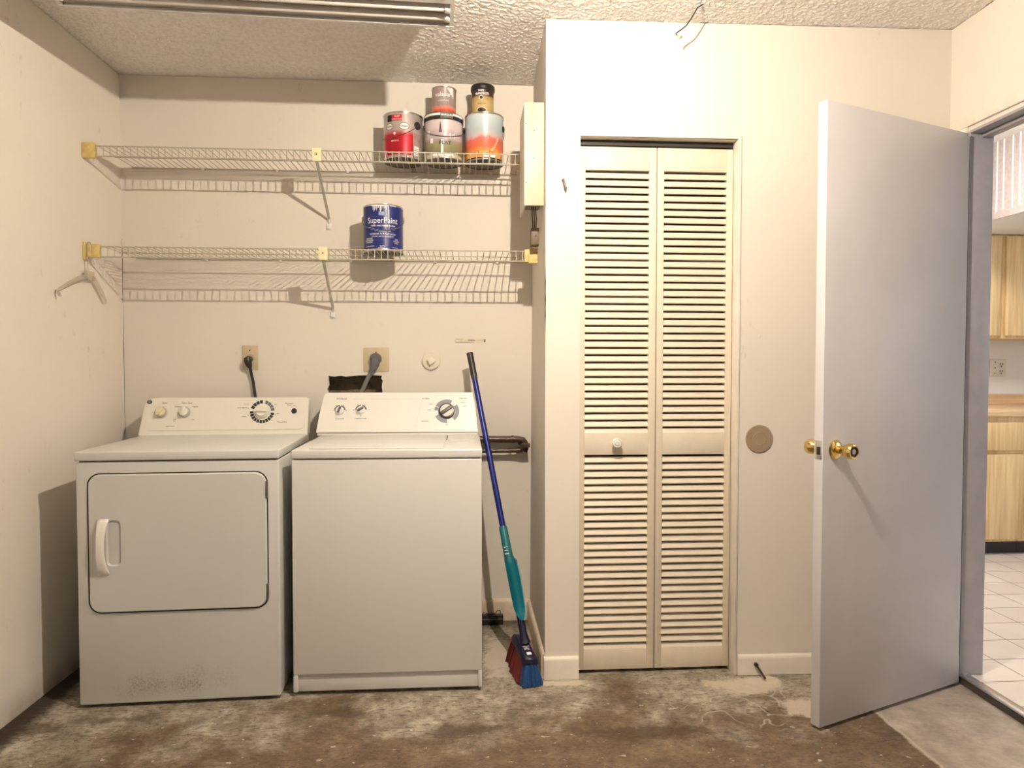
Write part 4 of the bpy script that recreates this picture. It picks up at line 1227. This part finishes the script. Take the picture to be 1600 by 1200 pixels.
g.tube(pts, .0024, 8); g.build('pan_rim', dp)

# black bar lying by the back wall
g = G(); g.use(BLACK); g.box(-.055, .055, -.022, .012, 0, .042, .003); g.use(GREYC); g.box(-.054, .054, -.0225, -.0215, .026, .029)
g.use(RUST); g.tube([(-.045, -.005, .042), (-.035, -.006, .052), (-.020, -.006, .050), (-.012, -.005, .0435)], .0018, 6); g.tube([(.015, -.005, .0425), (.028, -.006, .060), (.040, -.006, .062), (.043, -.004, .043)], .0018, 6)
one('black_bar', g, None, label='short black bar with bent wires lying on the floor by the back baseboard', cat='bar', loc=(.112, 3.108, 0))

# ------------------------------------------------------------------ kitchen beyond the doorway
KZ = .028; KXE, KYB = 5.6, 4.5
g = G(); g.box(XW+.0285, KXE, DY0-.02, DY1+.006, -.05, KZ); g.box(KX+.001, KXE, .2, DY0-.02, -.05, KZ); g.box(KX+.001, KXE, DY1+.006, KYB+.1, -.05, KZ)
struct('floor_kitchen', g, tile_mat(), 'white ceramic tile floor in the kitchen', 'floor', smooth=False)
KW = wall_mat('kitchen_wall_white', (.84, .83, .81), amount=.1)
g = G(); g.box(KX+.008, KXE, KYB, KYB+.1, KZ, H); struct('wall_kitchen', g, KW, 'white kitchen wall behind the oak cabinets', 'wall', smooth=False)
g = G(); g.box(KXE, KXE+.1, .2, KYB+.1, KZ, H); g.box(KX, KXE, .1, .2, KZ, H); g.box(KX+.006, KX+.03, 3.3, KYB, KZ, H)
struct('wall_kitchen_side', g, KW, 'kitchen side walls', 'wall', smooth=False)
g = G(); g.box(KX+.09, KXE+.1, .1, KYB+.1, H, H+.06); g.box(KX+.008, KX+.09, 3.3, KYB+.1, H, H+.06)
struct('ceiling_kitchen', g, mat('kitchen_ceiling', (.80, .79, .77), .8), 'flat kitchen ceiling', 'ceiling', smooth=False)
# striped bulkhead


def stripe_mat():
    m, nt, b = nodes('striped_plaster'); v = coords(nt); x, y, z = sep(nt, v)
    c = ramp(nt, noise(nt, v, 45, 6, .7), [(.3, (.36, .29, .28)), (.7, (.48, .41, .39))])
    zr = ramp(nt, z, [(.0, 1.0), (.001, 1.0)])
    acc = None
    for cy, w in ((3.745, .0055), (3.697, .0055), (3.632, .0055), (3.582, .0055), (3.530, .0055), (3.48, .0055)):
        d = mth(nt, 'LESS_THAN', mth(nt, 'ABSOLUTE', mth(nt, 'SUBTRACT', y, cy)), w)
        acc = d if acc is None else mth(nt, 'ADD', acc, d)
    zr = mth(nt, 'GREATER_THAN', z, 2.045)
    c = mix(nt, mth(nt, 'MULTIPLY', acc, zr), c, (.90, .86, .80))
    link(nt, c, b.inputs['Base Color']); b.inputs['Roughness'].default_value = .7
    bump(nt, b, noise(nt, v, 60), .3, .003)
    return m


g = G(); g.use(KW); g.box(3.006, KXE, 2.4, KYB, 2.006, H); g.use(stripe_mat()); g.box(3.0, 3.007, 2.4, KYB, 2.004, H)
struct('trim_8', g, label='kitchen bulkhead with pale stripes on pinkish plaster', cat='bulkhead', smooth=False)


def cab(name, x0, x1, y0, z0, z1, doors, label, toe=False, cat='cabinet', group=None, drawer=None):
    o = empty(name, ((x0+x1)/2, y0, z0), label=label, cat=cat, group=group); cx = (x0+x1)/2
    g = G(); g.use(OAK); zc = .082 if toe else 0
    g.box(x0-cx, x1-cx, .0, KYB-y0-.002, zc, z1-z0, .001); g.build('cabinet_body', o)
    if toe:
        g = G(); g.use(BLACK); g.box(x0-cx, x1-cx, .05, KYB-y0-.004, 0, zc); g.build('toe_kick', o)
    for (a, b_, c_, d_, nm) in doors:
        g = G(); g.use(OAK); g.box(a-cx, b_-cx, -.019, -.0005, c_-z0, d_-z0, .004, 2); g.build(nm, o)
    return o


cab('base_cabinet', 2.9, 3.362, 3.93, KZ, .868, [(2.92, 3.343, .128, .640, 'door'), (2.92, 3.343, .665, .832, 'drawer')], 'oak base cabinet under the counter, nearer the doorway jamb', True, group='oak base cabinets')
cab('base_cabinet', 3.364, 4.2, 3.93, KZ, .868, [(3.388, 3.78, .128, .640, 'door'), (3.80, 4.18, .128, .640, 'door'), (3.388, 3.78, .665, .832, 'drawer'), (3.80, 4.18, .665, .832, 'drawer')], 'oak base cabinet at the edge of the kitchen view', True, group='oak base cabinets')
g = G(); g.use(OAKH); g.box(2.88, 4.4, 3.905, KYB-.001, .869, .909, .003); g.box(2.88, 4.4, KYB-.022, KYB-.001, .909, .978, .003)
one('countertop', g, None, label='wood-grain countertop with a low back rail in the kitchen', cat='countertop')
cab('wall_cabinet', 3.0, 3.412, 4.20, 1.345, 2.003, [(3.02, 3.395, 1.362, 1.994, 'door')], 'oak wall cabinet beside the doorway jamb above the kitchen counter', group='oak wall cabinets')
cab('wall_cabinet', 3.414, 4.2, 4.20, 1.345, 2.003, [(3.428, 3.80, 1.362, 1.994, 'door'), (3.82, 4.18, 1.362, 1.994, 'door')], 'oak wall cabinet above the white kitchen outlet', group='oak wall cabinets')
ko = empty('wall_outlet', (3.637, KYB, 1.156), label='white double switch and outlet plate on the kitchen wall', cat='outlet')
g = G(); g.use(mat('almond_plate', (.74, .72, .62), .4)); g.box(-.058, .058, -.006, 0, -.058, .058, .003); g.build('cover_plate', ko)
g = G(); g.use(BLACK)
for sx, sz in ((-.022, .038), (-.022, .0), (-.022, -.038), (.014, .026), (.030, .026), (.022, .010), (.014, -.022), (.030, -.022), (.022, -.038)):
    g.box(sx-.0032, sx+.0032, -.0072, -.0055, sz-.005, sz+.005)
g.build('socket_slots', ko)
# added lamp, out of view, to brighten the kitchen beyond the doorway
kl = empty('kitchen_fill_lamp', (2.45, 3.15, H), label='unseen round lamp added to light the kitchen', cat='ceiling lamp')
mL, nt, b = nodes('kitchen_fill_glow'); b.inputs['Base Color'].default_value = (1, 1, 1, 1); b.inputs['Emission Color'].default_value = (1, .93, .84, 1); b.inputs['Emission Strength'].default_value = KITCHEN_FILL
g = G(); g.use(mL); g.lathe([(.17, -.02), (.16, -.05), (.10, -.075), (0, -.085)], 32); g.build('fill_lamp_shade', kl)
g = G(); g.use(CHROME); g.lathe([(.18, 0), (.18, -.02), (.165, -.024)], 32); g.build('fill_lamp_base', kl)
